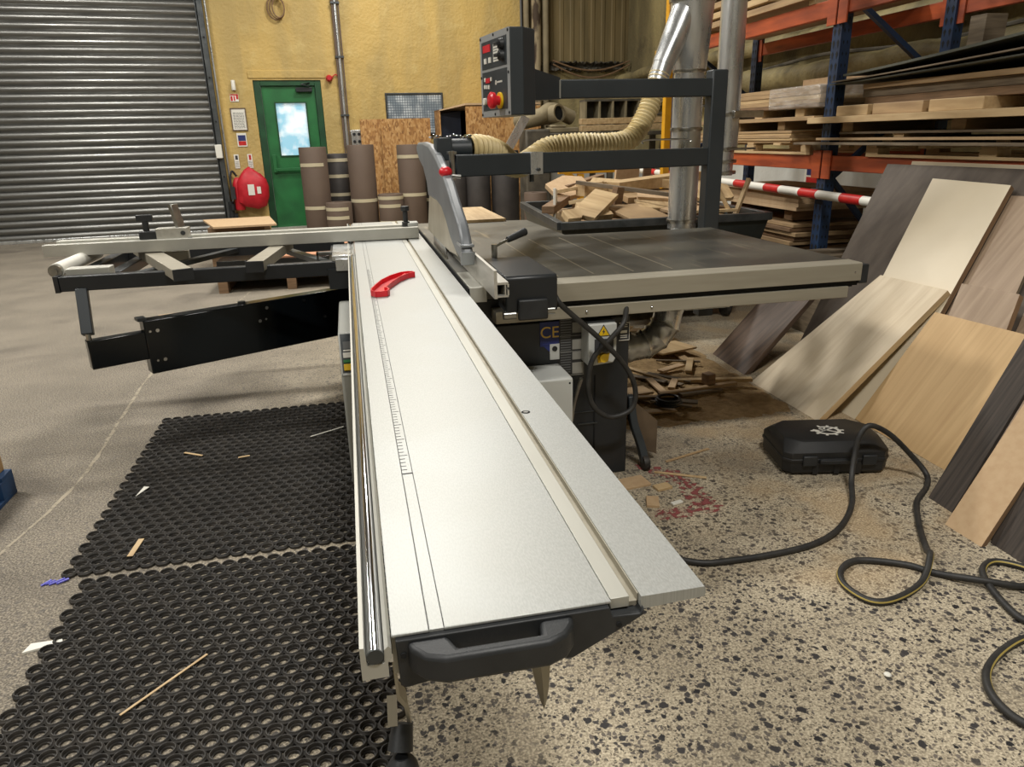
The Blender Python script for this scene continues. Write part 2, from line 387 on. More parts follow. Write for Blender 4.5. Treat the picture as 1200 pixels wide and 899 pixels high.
def spline(pts, k=8, closed=False):
    P = [Vector(p) for p in pts]; out = []; n = len(P)
    for i in range(n-1):
        p0, p1, p2, p3 = P[max(i-1, 0)], P[i], P[i+1], P[min(i+2, n-1)]
        for j in range(k):
            t = j/k
            out.append(.5*((2*p1) + (p2-p0)*t + (2*p0-5*p1+4*p2-p3)*t*t + (3*p1-p0-3*p2+p3)*t**3))
    out.append(P[-1]); return out
def text(body, size, m, mtx, parent, name, depth=.0006, align='CENTER'):
    cu = bpy.data.curves.new(name, 'FONT'); cu.body = body; cu.size = size; cu.extrude = depth
    cu.align_x = align; cu.align_y = 'CENTER'
    t = bpy.data.objects.new('temporary_text', cu); COL.objects.link(t)
    dg = bpy.context.evaluated_depsgraph_get(); me = bpy.data.meshes.new_from_object(t.evaluated_get(dg))
    bpy.data.objects.remove(t); bpy.data.curves.remove(cu)
    me.name = name; me.materials.clear(); me.materials.append(m)
    o = bpy.data.objects.new(name, me); COL.objects.link(o)
    W = WM[parent.name]; me.transform(W.inverted() @ mtx); o.parent = parent; WM[o.name] = W
    return o
def frame(o, x, y):
    """matrix with local X along x, Y along y, origin at o"""
    x = Vector(x).normalized(); y = Vector(y); z = x.cross(y).normalized(); y = z.cross(x)
    return Matrix(((x.x, y.x, z.x, o[0]), (x.y, y.y, z.y, o[1]), (x.z, y.z, z.z, o[2]), (0, 0, 0, 1)))
ORD = ['topmost', 'second highest', 'third highest', 'fourth highest', 'fifth highest']
T_ = .87
# ------------------------------------------------------------------ setting
def struct(o): o['kind'] = 'structure'; return o
WA = R(5.0)                                            # the back wall stands 5 degrees off the saw's axis
W0 = Vector((-5.41, 12.89, 0)); WD = Vector((math.cos(WA), math.sin(WA), 0)); WN = Vector((math.sin(WA), -math.cos(WA), 0))
def wp(s, d=0., z=0.): return W0 + WD*s + WN*d + Vector((0, 0, z))

b = MB(); b.box(-10, 7, -5, 17, -.12, 0)
floor = struct(b.build('floor', M['floor'], loc=(0, 0, 0)))
# red painted arrow marks and the pale poured joint on the slab
def strip(pts, w, z, name, m, jag=.25):
    b = MB(); L = []; Rr = []
    P = spline([(x, y, z) for x, y in pts], 10)
    for i, p in enumerate(P):
        t = (P[min(i+1, len(P)-1)]-P[max(i-1, 0)]).normalized(); n = Vector((-t.y, t.x, 0)); k = w*(1+random.uniform(-jag, jag))/2
        L.append(p+n*k); Rr.append(p-n*w*(1+random.uniform(-jag, jag))/2)
    for i in range(len(P)-1): b.quad(L[i], Rr[i], Rr[i+1], L[i+1])
    o = b.build(name, m, floor, smooth=False); return o
def worn(name, col, col2, scale, lo, hi):
    m = mat(name, col, .8, 0, col2, nscale=scale); nt = m.node_tree; bb = nt.nodes['Principled BSDF']
    tc = nt.nodes.new('ShaderNodeTexCoord'); n = noise(nt, tc.outputs['Object'], scale, 5).outputs['Fac']
    nt.links.new(mrange(nt, n, lo, hi), bb.inputs['Alpha']); return m
M['worn_red'] = worn('worn red floor paint', (150, 60, 66), (134, 74, 72), 34, .42, .6)
M['joint'] = worn('pale joint filler', (176, 166, 146), (150, 140, 122), 16, .3, .55)
strip([(1.15, 2.78), (1.235, 2.64), (1.27, 2.50), (1.26, 2.40), (1.28, 2.29)], .085, .0012, 'paint_mark', M['worn_red'], .6)
strip([(1.05, 2.34), (1.11, 2.31), (1.18, 2.33), (1.29, 2.34)], .07, .0016, 'paint_mark', M['worn_red'], .5)
strip([(-.99, 8.1), (-1.2, 6.4), (-1.36, 5.05), (-1.33, 4.1), (-1.29, 3.3), (-1.37, 2.66), (-1.5, 2.0)], .014, .001, 'floor_joint', M['joint'], .7)

# back wall: yellow part with the doorway, then the dusty part
w = MB()
w.box(-4.5, 4.06, 0, .3, 0, 6); w.box(5.13, 8.62, 0, .3, 0, 6); w.box(4.06, 5.13, 0, .3, 2.37, 6)
wb = struct(w.build('wall_back', M['yellow_wall'], loc=W0, rotz=WA, local=True, smooth=False))
w = MB(); w.box(3.99, 5.22, -.014, .02, 2.39, 2.52)
w.build('lintel_lump', M['yellow_wall'], wb, bevel=.03, local=True)
w = MB(); w.box(8.62, 13.2, 0, .3, 1.15, 2.6); o = struct(w.build('wall_back', M['beige_wall'], loc=W0, rotz=WA, local=True, smooth=False))
w = MB(); w.box(8.62, 13.2, -.02, .3, 0, 1.15); o2 = struct(w.build('trim_1', M['white_wall'], loc=W0, rotz=WA, local=True, smooth=False))
# corrugated cladding above
w = MB(); prof = []; x = 8.75
while x < 13.2:
    prof += [(x, .0), (x+.02, -.010), (x+.07, -.010), (x+.09, .0)]; x += .20
prof += [(13.2, .02), (13.2, .3), (8.75, .3)]
w.prism(prof, 'z', 2.6, 6)
struct(w.build('wall_back', M['clad'], loc=W0, rotz=WA, local=True, smooth=False))
w = MB(); rng = random.Random(3); rings = []
for i in range(62):
    q = 8.75+i*.03; rings.append([Vector((q, -.02-(.13+.03*math.sin(i*.31))*math.cos(PI*k/7)**2*(0 if k in (0,) else 1)*(.7+.6*rng.random()) if k < 7 else -.02, 2.50+.16*k/7+rng.uniform(-.025, .025))) for k in range(8)])
w.loft(rings, caps=False)
tag(w.build('dust_ledge', M['grime'], loc=W0, rotz=WA, local=True), 'heaped brown dust lying along the ledge below the corrugated cladding', 'dust ledge', kind='stuff')
# other walls, roof
w = MB(); w.box(5.25, 5.5, -5, 15, 1.12, 6); struct(w.build('wall_right', M['beige_wall'], smooth=False))
w = MB(); w.box(5.22, 5.5, -5, 15, 0, 1.12); struct(w.build('trim_2', M['white_wall'], smooth=False))
w = MB(); w.box(-10.2, -9.9, -5, 15, 0, 6); struct(w.build('wall_left', M['plaster'], smooth=False))
w = MB(); w.box(-10, 5.5, -5.3, -5, 0, 6); struct(w.build('wall_front', M['plaster'], smooth=False))
w = MB(); w.box(-10.2, 5.5, -5.3, 15, 6, 6.2); struct(w.build('ceiling', M['ceil'], smooth=False))

for zz, rr_, lab in ((1.98, .13, 'thick lagged pipe running along the dusty right wall behind the rack'), (2.36, .09, 'thinner lagged pipe above the thick one on the right wall')):
    w = MB(); rng = random.Random(int(zz*10)); P = [(5.08-.02*rng.random(), 1.5+.3*i, zz+rng.uniform(-.015, .015)) for i in range(42)]
    w.tube(P, rr_, 12, radii=[rr_*rng.uniform(.86, 1.08) for _ in P]); tag(w.build('lagged_pipe', M['beige_wall']), lab, 'pipe')
for k, zz in enumerate((2.16, 1.76)):
    w = MB(); w.tube(spline([(5.12, 1.6+1.5*i, zz-.06*(i % 2)) for i in range(9)], 5), .018, 6); tag(w.build('wall_cable', M['grime']), ['dark cable between the two lagged pipes on the right wall', 'dark cable below the thick lagged pipe on the right wall'][k], 'cable')

# roller shutter (door_1)
door1 = thing('door_1', '', '', wp(0, .0, 0), WA, kind='structure')
w = MB(); pitch = .1085; prof = []
nsl = 40; z = .03
for i in range(nsl):
    for a in (0, .09, .22, .4, .6, .78, .91):
        prof.append((-.028-.034*math.sin(PI*a)**.8, z+pitch*.93*a))
    prof.append((-.020, z+pitch*.95)); z += pitch
prof = [(-.015, .03)] + prof + [(-.015, z)]
# a single sheet of interlocking curved slats, extruded along the wall
rings = [[Vector((xx, y, zz)) for y, zz in prof] for xx in (-4.6, 3.36)]
w.loft(rings); w.build('slat_curtain', M['shutter'], door1, local=True)
w = MB(); w.box(-4.6, 3.36, -.06, -.012, 0, .05); w.build('bottom_bar', M['galv'], door1, bevel=.006, local=True)
w = MB(); w.box(3.36, 3.375, -.105, -.0, 0, 4.3); w.box(3.39, 3.47, -.115, -.0, 0, 4.3)
w.box(3.375, 3.39, -.05, 0, 0, 4.3); g = w.build('guide_rail', M['dark_steel'], door1, bevel=.004, local=True)
w = MB()
for zz in (1.75, 2.4, 2.98, .9): w.cyl((3.43, -.115, zz), (3.43, -.125, zz), .014, n=10)
w.build('bolt', M['hole'], g, local=True)
w = MB(); w.cyl((3.51, -.05, 0), (3.51, -.05, 4.3), .016, n=10); w.build('conduit', M['galv'], door1, local=True)
w = MB(); w.box(3.36, 3.46, -.21, -.115, 1.19, 1.40); w.build('limit_switch', M['white'], door1, bevel=.008, local=True)
w = MB(); w.cyl((3.47, -.09, .16), (3.47, -.09, .50), .05, n=12); w.cyl((3.50, -.13, .36), (3.50, -.13, .46), .04, n=10); w.box(3.42, 3.56, -.12, 0, .17, .3)
w.build('chain_gear', M['paint_black'], door1, local=True)

# green door (door_2)
door2 = thing('door_2', '', '', wp(0, 0, 0), WA, kind='structure')
w = MB(); w.box(4.06, 4.17, .02, .16, 0, 2.37); w.box(5.03, 5.13, .02, .16, 0, 2.37); w.box(4.17, 5.03, .02, .16, 2.285, 2.37)
w.build('door_frame', M['dark_green'], door2, bevel=.006, local=True)
w = MB()
x0, x1, z0, z1 = 4.375, 4.85, 1.20, 2.02
w.box(4.175, x0, .06, .11, .02, 2.28); w.box(x1, 5.025, .06, .11, .02, 2.28); w.box(x0, x1, .06, .11, .02, z0); w.box(x0, x1, .06, .11, z1, 2.28)
leaf = w.build('door_leaf', M['green_door'], door2, local=True, smooth=False)
w = MB(); w.box(x0-.02, x0, .045, .06, z0-.02, z1+.02); w.box(x1, x1+.02, .045, .06, z0-.02, z1+.02); w.box(x0, x1, .045, .06, z0-.02, z0); w.box(x0, x1, .045, .06, z1, z1+.02)
w.build('glazing_bead', M['dark_green'], leaf, local=True)
w = MB(); w.box(x0, x1, .08, .09, z0, z1); w.build('glass_pane', M['daylight'], leaf, local=True)
w = MB(); w.box(4.22, 4.28, .0, .06, .93, 1.22); w.box(4.25, 4.98, -.01, .02, .95, 1.0); w.box(4.92, 4.98, 0, .06, .93, 1.05)
w.build('push_bar', M['green_door'], leaf, bevel=.006, local=True)
w = MB(); w.box(4.72, 4.98, -.01, .06, 2.19, 2.26); w.beam((4.95, -.03, 2.27), (4.80, -.06, 2.3), .025, .015); w.beam((4.80, -.06, 2.3), (4.95, .02, 2.33), .025, .015)
w.build('door_closer', M['paint_black'], door2, bevel=.005, local=True)
w = MB(); w.box(4.06, 5.13, -.02, .16, 0, .025); w.build('threshold', M['alu'], door2, local=True)

# wire-glass window (window_1)
win = thing('window_1', '', '', wp(0, 0, 0), WA, kind='structure')
def windowmat():
    m = bpy.data.materials.new('wired glass'); m.use_nodes = True; nt = m.node_tree; bb = nt.nodes['Principled BSDF']
    tc = nt.nodes.new('ShaderNodeTexCoord'); sx = nt.nodes.new('ShaderNodeSeparateXYZ'); nt.links.new(tc.outputs['Object'], sx.inputs[0])
    def ln(v): return mth(nt, 'LESS_THAN', mth(nt, 'FRACT', mth(nt, 'MULTIPLY', v, 24)), .22)
    g = mth(nt, 'MAXIMUM', ln(sx.outputs[0]), ln(sx.outputs[2]))
    n = noise(nt, tc.outputs['Object'], 5, 5).outputs['Fac']
    c = mixc(nt, mrange(nt, n, .4, .62), (128, 140, 148), (196, 204, 208)); c = mixc(nt, g, c, (98, 108, 118))
    nt.links.new(c, bb.inputs['Base Color']); bb.inputs['Roughness'].default_value = .25
    return m
w = MB(); w.box(6.2, 7.14, -.03, -.02, 1.5, 2.13); w.build('wired_pane', windowmat(), win, local=True)
w = MB(); w.box(6.17, 6.2, -.045, 0, 1.47, 2.16); w.box(7.14, 7.17, -.045, 0, 1.47, 2.16); w.box(6.2, 7.14, -.045, 0, 2.13, 2.16); w.box(6.2, 7.14, -.045, 0, 1.47, 1.5)
w.build('window_frame', M['dark_steel'], win, bevel=.005, local=True)

# ------------------------------------------------------------------ fittings on the yellow wall
def wall_thing(name, label, cat, s, z, group=None): return thing(name, label, cat, wp(s, 0, z), WA, group)
def lb(name, m, p, x0, x1, d0, d1, z0, z1, bevel=0.): w = MB(); w.box(x0, x1, -d1, -d0, z0, z1); return w.build(name, m, p, bevel=bevel, local=True)
def sign(label, s, z, wd, ht, m, lines, group=None, framed=False, blocks=()):
    t = wall_thing('wall_sign', label, 'sign', s, z, group)
    lb('plate', m, t, -wd/2, wd/2, .004, .012, 0, ht)
    if framed:
        w = MB(); e = .014
        w.box(-wd/2-e, -wd/2, -.02, 0, -e, ht+e); w.box(wd/2, wd/2+e, -.02, 0, -e, ht+e); w.box(-wd/2, wd/2, -.02, 0, -e, 0); w.box(-wd/2, wd/2, -.02, 0, ht, ht+e)
        w.build('sign_frame', M['roll_brown'], t, local=True)
    for mm, x0, x1, z0, z1 in blocks: lb('printed_block', M[mm], t, x0*wd-wd/2, x1*wd-wd/2, .012, .0135, z0*ht, z1*ht)
    if lines:
        w = MB(); rr = random.Random(int(s*100))
        for k in range(lines[0]):
            zz = ht*(lines[1]+(lines[2]-lines[1])*k/max(1, lines[0]-1)); h = ht*(lines[2]-lines[1])/lines[0]*.45
            a = -wd*.4; 
            while a < wd*.38:
                bb = min(wd*.4, a+wd*rr.uniform(.08, .22)); w.box(a, bb, -.0138, -.0122, zz, zz+h); a = bb+wd*.04
        w.build('printed_lines', M['print_grey'], t, local=True)
    return t
t = sign('red and white fire exit symbol sign above the framed notice', 3.75, 2.05, .13, .115, M['paper'], None,
     blocks=(('red_tape', .02, .98, .8, .98), ('red_tape', .06, .3, .08, .72), ('red_tape', .42, .58, .08, .72), ('red_tape', .72, .96, .3, .9)))
t = sign('framed typed notice left of the green door', 3.777, 1.62, .21, .32, M['paper'], (13, .08, .8), framed=True)
t = sign('white sign with a blue panel over a red band, under the framed notice', 3.78, 1.36, .15, .21, M['paper'], None,
     blocks=(('navy', .12, .9, .42, .84), ('red_tape', .12, .9, .08, .4)))
t = sign('small narrow black and white sign upper left of the red extinguisher', 3.655, 1.02, .075, .22, M['paper'], (5, .08, .45), blocks=(('print', .25, .8, .62, .92),))
t = sign('small narrow red-headed sign right above the red extinguisher', 3.865, 1.02, .075, .22, M['paper'], (5, .08, .45), blocks=(('red_tape', .3, .75, .58, .94),))
t = wall_thing('alarm_sounder', 'small white alarm sensor above the fire exit sign', 'alarm', 3.762, 2.22)
w = MB(); w.lathe([(.0, 0), (.03, .0), (.034, .03), (.03, .11), (.015, .15), (0, .152)], (0, -.04, 0)); w.build('sensor_dome', M['white'], t, local=True)
lb('back_plate', M['white'], t, -.03, .03, 0, .02, .0, .15, .004)
# fire extinguisher under its red cover
t = wall_thing('fire_extinguisher', 'red covered fire extinguisher hanging on the wall beside the green door', 'fire extinguisher', 3.86, .40)
w = MB()
rings = []
for zz, rx, ry, ox in ((0, .13, .08, -.08), (.05, .22, .13, -.04), (.2, .25, .15, -.01), (.36, .25, .15, 0), (.48, .2, .13, .02), (.56, .13, .09, .02), (.61, .05, .05, .02)):
    rings.append([Vector((ox + rx*math.copysign(abs(math.cos(a))**.7, math.cos(a)), -.15 + ry*math.copysign(abs(math.sin(a))**.7, math.sin(a)), zz+.04*math.cos(a)*-1)) for a in [2*PI*k/24 for k in range(24)]])
w.loft(rings); w.build('cover', M['red_cloth'], t, local=True)
w = MB(); w.lathe([(.0, -.02), (.07, -.02), (.078, .0), (.078, .40), (.05, .47), (.025, .5), (0, .5)], (-.24, -.12, -.02)); w.build('cylinder', M['red_cloth'], t, local=True)
w = MB(); w.tube(spline([(-.24, -.12, .5), (-.3, -.14, .58), (-.34, -.16, .45), (-.33, -.18, .25)]), .018, 8); w.box(-.36, -.29, -.21, -.15, .14, .34); w.build('discharge_horn', M['plastic_black'], t, local=True)
w = MB(); w.box(-.08, .02, -.305, -.299, .2, .37); w.box(.06, .12, -.304, -.299, .22, .33); w.build('label_patch', M['paper'], t, local=True)
w = MB(); w.box(-.02, .06, -.245, -.232, .5, .54); w.build('cover_clip', M['paint_black'], t, local=True)
# beacon, conduit, junction box, cable coil
t = wall_thing('fire_alarm_sounder', 'dark red alarm sounder on the wall at the top right of the green door', 'alarm', 5.30, 2.39)
w = MB(); w.lathe([(0, 0), (.05, 0), (.055, .05), (.03, .1), (0, .1)], (-.03, 0, 0), (0, -1, 0)); w.build('sounder_body', M['red_cloth'], t, local=True)
w = MB(); w.tube(spline([(.02, -.03, .02), (.08, -.03, .06), (.14, -.03, .02), (.16, -.03, .1)]), .008, 6); w.build('wire', M['red_cloth'], t, local=True)
t = wall_thing('wall_conduit', 'tall grey and red conduit pipes running down the yellow wall right of the green door', 'conduit', 5.47, 1.3)
for k, (dx, r, mm) in enumerate(((-.045, .018, 'roll_brown'), (.0, .028, 'galv'), (.05, .012, 'roll_brown'))):
    w = MB(); w.cyl((dx, -.05, 0), (dx, -.05, 4.0), r, n=10); w.build('pipe', M[mm], t, local=True)
w = MB()
for zz in (.5, 1.4, 2.2): w.box(-.07, .07, -.085, 0, zz, zz+.03)
w.build('pipe_clip', M['dark_steel'], t, local=True)
w = MB(); w.tube(spline([(-.045, -.05, .0), (-.06, -.06, -.15), (-.15, -.05, -.35), (-.2, -.05, -.5)]), .012, 6); w.build('loose_wire', M['roll_brown'], t, local=True)
t = wall_thing('socket_box', 'grey metal socket box on the yellow wall above the brown rolls', 'socket', 5.63, 1.33)
lb('box', M['galv'], t, -.09, .09, 0, .09, 0, .25, .008)
w = MB()
for px, pz in ((-.04, .06), (.04, .06), (-.04, .18), (.04, .18)): w.cyl((px, -.09, pz), (px, -.1, pz), .025, n=12)
w.build('socket_face', M['paint_black'], t, local=True)
t = wall_thing('hanging_cable', 'coil of old brown cable hanging high on the yellow wall', 'cable coil', 4.55, 3.3)
for k in range(3):
    w = MB(); P = [(math.cos(a)*(.13-.02*k)+.02*k, -.04-.02*k, math.sin(a)*(.17-.015*k)+.12) for a in [2*PI*i/28+k for i in range(29)]]
    w.tube(P, .011, 6); w.build('cable_loop', M['board_brown'], t, local=True)
w = MB(); w.cyl((0, 0, .27), (0, -.1, .29), .008, n=8); w.build('hook', M['dark_steel'], t, local=True)
# corner pipes with peeling paint
for k, (s, d, r, lab) in enumerate(((8.70, .1, .05, 'thin tan corner pipe at the right end of the yellow wall'), (8.86, .16, .085, 'peeling dark brown corner post where the yellow wall ends'), (9.04, .13, .06, 'pale flaking corner pipe beside the corrugated cladding'))):
    w = MB(); w.cyl((0, -d, 0), (0, -d, 6), r, n=14)
    tag(w.build('corner_pipe', [M['dust'], mat('peeling brown paint', (66, 52, 38), .8, 0, (150, 136, 108), nscale=7, stretch=(1, 1, .35), lo=.45, hi=.55, bump=.3), M['dust']][k], loc=wp(s, 0, 0), rotz=WA, local=True), lab, 'pipe')
for k, (zz, sag) in enumerate(((2.66, .16), (2.60, .22))):
    w = MB(); P = [(wp(9.15+.165*i, .21, zz-sag*math.sin(PI*i/9))) for i in range(10)]; w.tube(spline(P, 3), .014, 6)
    tag(w.build('wall_cable', M['board_brown']), ['upper', 'lower'][k]+' sagging dusty cable along the wall under the cladding', 'cable')

# ------------------------------------------------------------------ boards and rolls against the back wall
w = MB(); w.box(6.02, 6.86, -.34, -.31, 0, 1.74); tag(w.build('osb_board', M['osb'], loc=wp(0, 0, 0), rotz=WA, local=True), 'large upright strand board panel behind the brown rolls', 'board')
w = MB(); w.box(5.69, 6.10, -.22, -.19, .0, 1.74); tag(w.build('osb_board', M['osb'], loc=wp(0, 0, 0), rotz=WA, local=True), 'narrow strand board strip at the left behind the large strand board', 'board')
crate = thing('strand_board_crate', 'tall strand board crate with an open dark inside, behind the blade guard', 'crate', wp(7.4, .45, 0), WA)
for nm, (x0, x1, y0, y1, z0, z1), mm in (('side_panel', (-.02, 1.3, -.34, -.31, 0, 1.90), 'osb'), ('side_panel', (-.42, -.40, -.1, .3, 0, 1.86), 'osb'), ('back_panel', (-.40, 1.3, .3, .32, 0, 1.86), 'panel_black')):
    w = MB(); w.box(x0, x1, y0, y1, z0, z1); w.build(nm, M[mm], crate, local=True)
w = MB(); w.add([(-.42, -.1, 1.84), (-.02, -.34, 1.92), (1.3, -.34, 1.92), (1.3, .32, 1.9), (-.42, .32, 1.84), (-.42, -.1, 1.86), (-.02, -.34, 1.95), (1.3, -.34, 1.95), (1.3, .32, 1.93), (-.42, .32, 1.86)],
      [(0, 1, 2, 3, 4), (9, 8, 7, 6, 5), (0, 5, 6, 1), (1, 6, 7, 2), (2, 7, 8, 3), (3, 8, 9, 4), (4, 9, 5, 0)]); w.build('lid', M['mdf'], crate, local=True, smooth=False)
w = MB(); w.prism([(-.40, 0), (-.03, 0), (-.03, 1.84), (-.40, 1.80)], 'y', .0, .02); w.build('inside_shade_sheet', mat('dark blue inside shade', (18, 26, 42), .6), crate, local=True)  # dark sheet across the opening, its colour stands in for the shaded inside

def roll(x, y, z0, r, h, m, tapes, label, tilt=0., group='paper rolls standing by the back wall'):
    t = thing('paper_roll', label, 'roll', (x, y, z0), 0, group)
    lean = Matrix.Rotation(tilt, 4, 'Y')
    w = MB(); w.lathe([(0, 0), (r*.97, 0), (r, .012), (r, h-.012), (r*.97, h), (r*.35, h), (r*.33, h-.03), (0, h-.03)], (0, 0, 0), n=32); w.v = [lean @ p for p in w.v]
    w.build('rolled_sheet', M[m], t, local=True)
    for zz, a0, a1 in tapes:
        w = MB(); n = 24; rr = r+.003
        ring = lambda q: [Vector((rr*math.cos(a0+(a1-a0)*k/n), rr*math.sin(a0+(a1-a0)*k/n), q)) for k in range(n+1)]
        A, B = ring(zz), ring(zz+.05)
        for k in range(n): w.quad(A[k], A[k+1], B[k+1], B[k])
        w.v = [lean @ p for p in w.v]; w.build('tape_band', M['tape'], t, local=True)
    return t
F = (PI, 2*PI); HL = (PI*1.1, PI*1.75)
roll(-.49, 11.9, 0, .205, 1.33, 'roll_brown', [(1.05, *HL), (.42, *HL)], 'leftmost tall brown roll, in front of the green door')
roll(-.15, 12.3, 0, .20, 1.22, 'roll_dark', [(1.1, *F), (.86, *F), (.58, *F)], 'dark grey roll with three tape bands beside the green door')
roll(-.18, 11.75, 0, .20, .52, 'roll_brown', [(.40, *HL), (.27, *HL)], 'short brown roll in front of the dark grey taped roll')
roll(.22, 11.9, 0, .205, 1.345, 'roll_brown', [(.50, *F)], 'tall brown roll with one low tape band, left of the strand board')
roll(.62, 11.8, 0, .195, .61, 'roll_brown', [(.53, *F), (.41, *HL), (.16, *HL)], 'short brown roll with tape round its top, below the strand board')
roll(.98, 11.9, 0, .21, 1.33, 'roll_brown', [(1.13, *F), (.56, *F)], 'tall brown roll with two full tape bands, left of the blade guard')
roll(1.40, 12.15, 0, .2, 1.25, 'roll_dark', [(.9, *F), (.45, *F)], 'dark roll half hidden behind the blade guard')
roll(1.66, 11.9, 0, .19, 1.1, 'roll_dark', [], 'plain dark roll just right of the blade guard')
roll(2.02, 11.85, 0, .2, 1.08, 'roll_dark', [], 'second plain dark roll right of the blade guard')
roll(2.46, 11.85, 0, .225, 1.2, 'roll_dark', [], 'wide dark grey roll at the right end of the row of rolls')
roll(2.68, 10.72, 0, .17, .62, 'roll_brown', [(.42, *HL)], 'short brown drum-like roll beside the offcut bin, right of the wide grey roll')
w = MB(); w.box(.62, 1.0, 4.82, 5.75, T_-.001, T_+.019); tag(w.build('pale_board', M['pine'], bevel=.002), 'pale board lying across the back edge of the rip table by the blade guard', 'board')
# ------------------------------------------------------------------ dusty bench with old pipes
bench = thing('storage_bench', 'dark dusty storage bench heaped with pipes, behind the extraction hose', 'bench', (3.9, 11.5, 0))
w = MB(); w.box(2.95, 5.1, 11.15, 12.1, 1.38, 1.44); w.build('bench_top', M['grime'], bench, bevel=.01)
for xx in (3.0, 4.0, 5.05):
    for yy in (11.2, 12.05):
        w = MB(); w.box(xx-.04, xx+.04, yy-.04, yy+.04, 0, 1.38); w.build('leg', M['grime'], bench)
w = MB(); w.box(2.6, 2.98, 10.95, 11.4, 0, 1.5); tag(w.build('metal_cabinet', M['grime'], bevel=.03), 'grimy grey metal cabinet at the left end of the dusty bench', 'cabinet')
w = MB(); w.box(3.0, 3.5, 11.2, 11.8, 1.44, 1.52); w.box(3.05, 3.3, 11.2, 11.5, 1.52, 1.56); tag(w.build('casting_block', M['dust'], bevel=.02), 'flat dusty machine block on the dusty bench beneath the old pipe', 'block')
t = thing('old_duct_pipe', 'short grey duct pipe with an open dark mouth lying on the dusty bench', 'pipe', (3.2, 11.5, 1.56))
w = MB(); w.lathe([(.13, 0), (.13, .9), (.105, .9), (.105, .0)], (2.75, 12.0, 1.63), (.55, -.95, .12), n=24); w.build('pipe_wall', M['dust'], t)
w = MB(); q = Vector((2.75, 12.0, 1.63)) + Vector((.55, -.95, .12)).normalized()*.86; w.cyl(q, q+Vector((.55, -.95, .12)).normalized()*.005, .106, n=24); w.build('pipe_inside', M['hole'], t)
w = MB(); w.tube(spline([(2.7, 11.4, 1.62), (2.95, 11.35, 1.7), (3.15, 11.5, 1.78), (3.5, 11.6, 1.66)]), .11, 14); tag(w.build('lagged_pipe', M['dust']), 'bent lagged pipe lying beside the open-mouthed duct', 'pipe')
for k, (zz, yy) in enumerate(((1.445, 11.3), (1.545, 11.32))):
    w = MB(); w.beam((3.55, yy, zz+.05), (5.0, yy+.05, zz+.06), .12, .085); tag(w.build('timber_length', M['pine'], bevel=.004), ['lower', 'upper'][k]+' pale timber length on the dusty bench behind the yellow post', 'timber')
cub = thing('pigeonhole_unit', 'dusty wooden pigeonhole unit standing behind the timber on the bench', 'shelf unit', (4.2, 11.9, 1.44))
for xx in (3.75, 3.98, 4.2, 4.42, 4.64):
    w = MB(); w.box(xx, xx+.03, 11.7, 12.0, 1.44, 1.9); w.build('divider', M['dust'], cub)
w = MB(); w.box(3.75, 4.67, 11.7, 12.0, 1.9, 1.93); w.box(3.75, 4.67, 11.98, 12.0, 1.44, 1.9); w.build('carcass', M['grime'], cub)
w = MB(); w.beam((2.36, 11.0, 1.26), (2.62, 11.0, 1.68), .04, .13); tag(w.build('grey_brace', M['galv']), 'slanted grey metal strip left of the grimy cabinet', 'brace')

# ------------------------------------------------------------------ yellow guard post and rail
t = thing('yellow_post', 'tall yellow steel post behind the extraction duct', 'post', (3.29, 7.5, 0))
w = MB(); w.box(3.255, 3.325, 7.46, 7.54, 0, 3.6); w.build('post', M['yellow_paint'], t, bevel=.004)
w = MB(); w.box(3.12, 3.3, 7.44, 7.46, 2.02, 2.18); w.build('bracket_plate', M['yellow_paint'], t, bevel=.003)
w = MB(); w.box(3.18, 3.4, 7.4, 7.6, 0, .015); w.build('base_plate', M['yellow_paint'], t)
t = thing('yellow_rail', 'low yellow steel guard rail with a diagonal brace behind the offcut bin', 'rail', (2.5, 7.5, 0))
w = MB(); w.box(2.12, 3.0, 7.47, 7.53, 1.025, 1.085); w.build('top_rail', M['yellow_paint'], t, bevel=.004)
w = MB(); w.beam((2.2, 7.5, 1.04), (2.48, 7.5, .83), .05, .05); w.build('brace', M['yellow_paint'], t)
w = MB(); w.box(2.33, 2.39, 7.47, 7.53, 0, 1.02); w.build('leg', M['yellow_paint'], t); 
w = MB(); w.box(2.48, 2.56, 7.47, 7.53, 0, .9); w.build('leg', M['yellow_paint'], t)
w = MB(); w.box(2.9, 2.96, 7.47, 7.53, 0, 1.02); w.build('leg', M['yellow_paint'], t)

# ------------------------------------------------------------------ racking
RX, RX2 = 3.45, 4.35
rack = thing('pallet_rack', 'tall pallet rack with blue uprights and orange beams along the right wall', 'rack', (3.9, 5, 0))
BAYS = (2.3, 5.0, 7.7)
def upright(x, y, xs):
    h = MB(); h.box(x, x+.08, y-.05, y+.05, 0, 4.6); h.cur = 1; z = .1
    while z < 3.2:
        for dy in (-.024, .024):
            h.add([(x-.0015, y+dy-.014, z), (x-.0015, y+dy, z-.04), (x-.0015, y+dy+.014, z), (x-.0015, y+dy, z+.018)], [(0, 1, 2, 3)])
        for dx in (.025, .055):
            h.add([(x+dx-.006, y-.0515, z), (x+dx, y-.0515, z-.02), (x+dx+.006, y-.0515, z), (x+dx, y-.0515, z+.012)], [(0, 1, 2, 3)])
        z += .075
    u = h.build('upright', [M['rack_blue'], M['hole']], rack, smooth=False)
    w = MB(); w.box(x-.03, x+.1, y-.07, y+.07, 0, .01); w.build('foot_plate', M['rack_blue'], u)
for y in BAYS:
    upright(RX, y, 1); upright(RX2, y, -1)
    for k, (za, zb) in enumerate(((1.05, .2), (1.05, 1.72), (2.28, 1.72), (2.4, 3.3))):
        w = MB(); w.beam((RX+.08, y, za), (RX2, y, zb), .04, .035); w.build('diagonal_brace', M['rack_blue'], rack)
